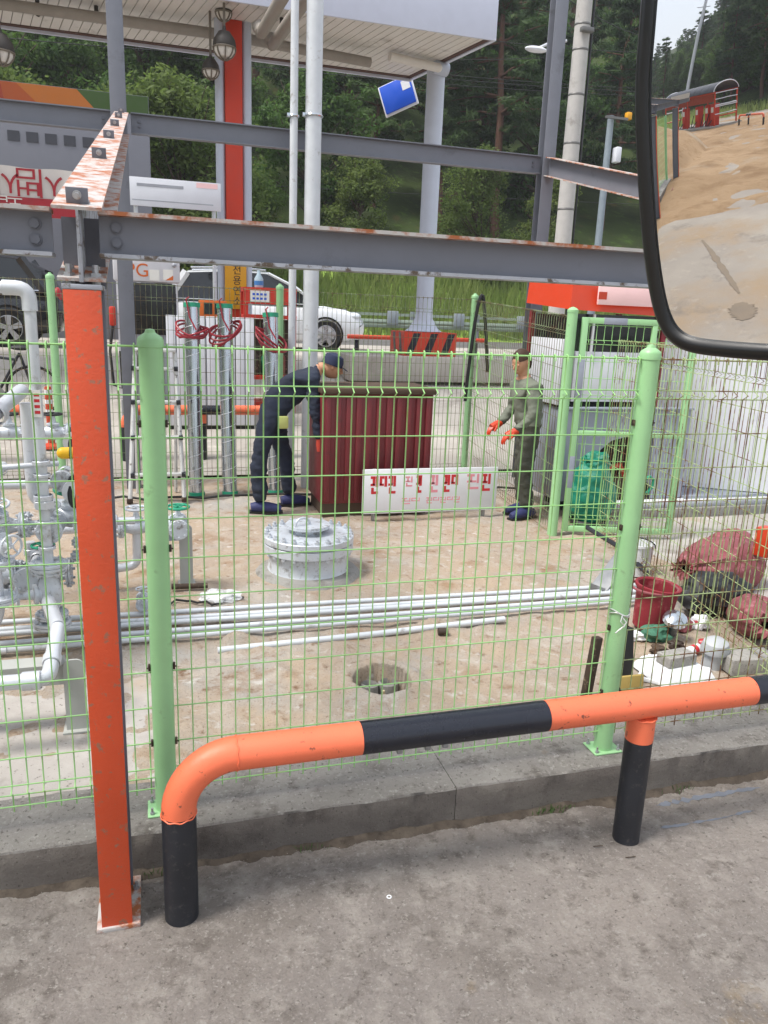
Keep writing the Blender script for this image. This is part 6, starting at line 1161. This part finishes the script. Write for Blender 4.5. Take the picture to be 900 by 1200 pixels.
# vacuum shelter
A_ = V((-35.5, 2.0, 0)); ua = V((-5.6, 4.0, 0)).normalized(); da = V((-ua.y, ua.x, 0)); da = da if da.x < 0 else -da; LS, DS = 8.2, 2.0
vs_ = thing('wash_shelter', 'orange vacuum shelter with dark arched roof, seen in the truck mirror', 'shelter', tuple(A_)); S = lambda u, v_, z: A_+ua*u+da*v_+V((0, 0, z))
b = MB(); b.prism([S(-.3, -.5, 0), S(LS+.3, -.5, 0), S(LS+.3, DS+.3, 0), S(-.3, DS+.3, 0)], (0, 0, .12)); b.build('base_slab', 'forecourt', vs_)
for u in (0, LS*.5, LS):
    for v_ in (0, DS): b = MB(); b.cyl(S(u, v_, .1), S(u, v_, 2.35), .06, n=8); b.build('post', 'kiosk_orange', vs_)
for u in (0, LS):
    for z in (.75, 1.5): b = MB(); b.tube([S(u, 0, z), S(u, DS, z)], .045, 8); b.build('side_rail', 'kiosk_orange' if z < 1 else 'white_panel', vs_)
b = MB()
for v_ in (0, DS): b.tube([S(0, v_, 2.35), S(LS, v_, 2.35)], .06, 8)
b.build('eave_beam', 'kiosk_orange', vs_); nseg = 10
for k in range(8):
    u0_, u1_ = LS*k/8+.01, LS*(k+1)/8-.03; b = MB(); vv = []
    for i in range(nseg+1): th = math.pi*i/nseg; c_ = DS/2-math.cos(th)*(DS/2+.12); vv += [S(u0_, c_, 2.40+.62*math.sin(th)), S(u1_, c_, 2.40+.62*math.sin(th))]
    b.add(vv, [(2*i, 2*i+1, 2*i+3, 2*i+2) for i in range(nseg)]); b.build('roof_panel', 'transformer' if False else 'sign_dark', vs_)
for u in (0, LS): b = MB(); b.tube([S(u, DS/2-math.cos(math.pi*i/12)*(DS/2+.12), 2.40+.62*math.sin(math.pi*i/12)) for i in range(13)], .035, 6); b.build('roof_arch', 'white_panel', vs_)
for z in (.9, 1.4, 1.9, 2.3): b = MB(); b.tube([S(-.05, 0, z), S(-.05, DS, z)], .03, 6); b.build('ladder_rail', 'white_panel', vs_)
b = MB(); b.prism([S(LS*.45, -.12, 2.2), S(LS*.85, -.12, 2.2), S(LS*.85, -.12, 2.75), S(LS*.45, -.12, 2.75)], da*.06); b.build('sign_board', 'banner_white', vs_)
b = MB(); b.prism([S(.2, -.02, 1.75), S(LS-.2, -.02, 1.75), S(LS-.2, -.02, 2.3), S(.2, -.02, 2.3)], da*.03); b.build('valance', 'sign_red', vs_)
for k, u in enumerate((.7, 1.5, 3.0, 5.2)):
    o_ = S(u, .5, .12); t = thing('vacuum_machine', ('orange vacuum machine nearest the open end of the mirrored shelter', 'second orange vacuum machine from the open end of the mirrored shelter', 'third orange vacuum machine in the mirrored shelter', 'farthest orange vacuum machine in the mirrored shelter')[k], 'vacuum', tuple(o_), 'vacuum machines in the mirror'); b = MB(); Mu = Matrix((ua, da, V((0, 0, 1)))).transposed(); b.box(o_+V((0, 0, .75)), (.55, .5, 1.5), Mu, .05); b.build('case', 'red_steel', t); b = MB(); b.box(o_-da*.26+V((0, 0, 1.1)), (.32, .02, .35), Mu, .005); b.build('notice', 'paper', t); b = MB(); b.tube([o_-da*.3+V((0, 0, .4)), o_-da*.6+V((0, 0, .1)), o_-da*.5+ua*.5+V((0, 0, .05)), o_-da*.3+ua*.4+V((0, 0, .9))], .04, 6); b.build('hose', 'hose_black', t)
g2 = guard_rail(-33.0, [-31.9, -31.2], [-31.6], 'orange and black rail beside the shelter in the truck mirror', .2, False, 0.0, None, -29.6); g2.rotation_euler.z = rad(-25)
pb_ = V((-62, 7.2, 0)); pp = thing('utility_pole', 'leaning white pole rising behind the shelter in the truck mirror', 'pole', tuple(pb_)); b = MB(); b.cyl(pb_, pb_+V((-.5, -3.0, 17)), .26, .18, 14); b.build('pole', 'white_panel', pp); b = MB(); b.tube([pb_+V((-.3, -2.9, 12)), pb_+V((-.3, -1.2, 12.2))], .06, 6); b.build('cross_arm', 'white_panel', pp)
b = MB(); b.bb((-60, -14, .0), (-59.6, -3.2, 1.1), .02); tag(b.build('concrete_barrier', 'pole_concrete', None, (-60, -8, 0)), 'pale concrete road barrier below the hillside in the truck mirror', 'barrier')
pc = V((-12.4, 2.25, 0)); t = thing('pink_crate', 'small pink plastic crate on the apron in the truck mirror', 'crate', tuple(pc)); b = MB(); b.lathe([(.0, .02), (.26, 0), (.30, .14), (.28, .14), (.25, .03), (0, .04)], pc, n=4); b.build('shell', 'sack_pink', t)

for k, (pth, w_) in enumerate((((( -7.3, 1.3), (-6.6, 1.12), (-5.8, .95), (-5.1, .80), (-4.6, .70)), .05), (((-4.3, .72), (-4.05, .68), (-3.8, .66)), .16))):
    gv = []; gf = []; n2 = 40
    for i in range(n2+1):
        t = i/n2*(len(pth)-1); a_ = min(len(pth)-2, int(t)); x, y = (pth[a_][c]+(pth[a_+1][c]-pth[a_][c])*(t-a_) for c in (0, 1)); ww = w_*(.35+.65*math.sin(math.pi*i/n2))*(1+.7*noise.noise((i*.35, k, 1)))
        gv += [(x, y-ww, .001), (x+.02, y+ww, .001)]
        if i: gf.append((2*i-2, 2*i-1, 2*i+1, 2*i))
    struct(raw('oil_stain', gv, gf, 'stain'))

# ================================================================ AIR
hm = bpy.data.materials.new('haze_air'); hm.use_nodes = True; ht = hm.node_tree; ht.nodes.remove(ht.nodes['Principled BSDF'])
pv = ht.nodes.new('ShaderNodeVolumePrincipled'); pv.inputs['Color'].default_value = (.93, .95, 1, 1); pv.inputs['Density'].default_value = .0009; pv.inputs['Anisotropy'].default_value = .2
ht.links.new(pv.outputs[0], ht.nodes['Material Output'].inputs['Volume'])
b = MB(); b.bb((-410, -410, -1.3), (410, 410, 95)); o = b.build('haze', hm, None, (0, 0, -1.3)); stuff(o, 'thin pale summer haze hanging in the air', 'haze')
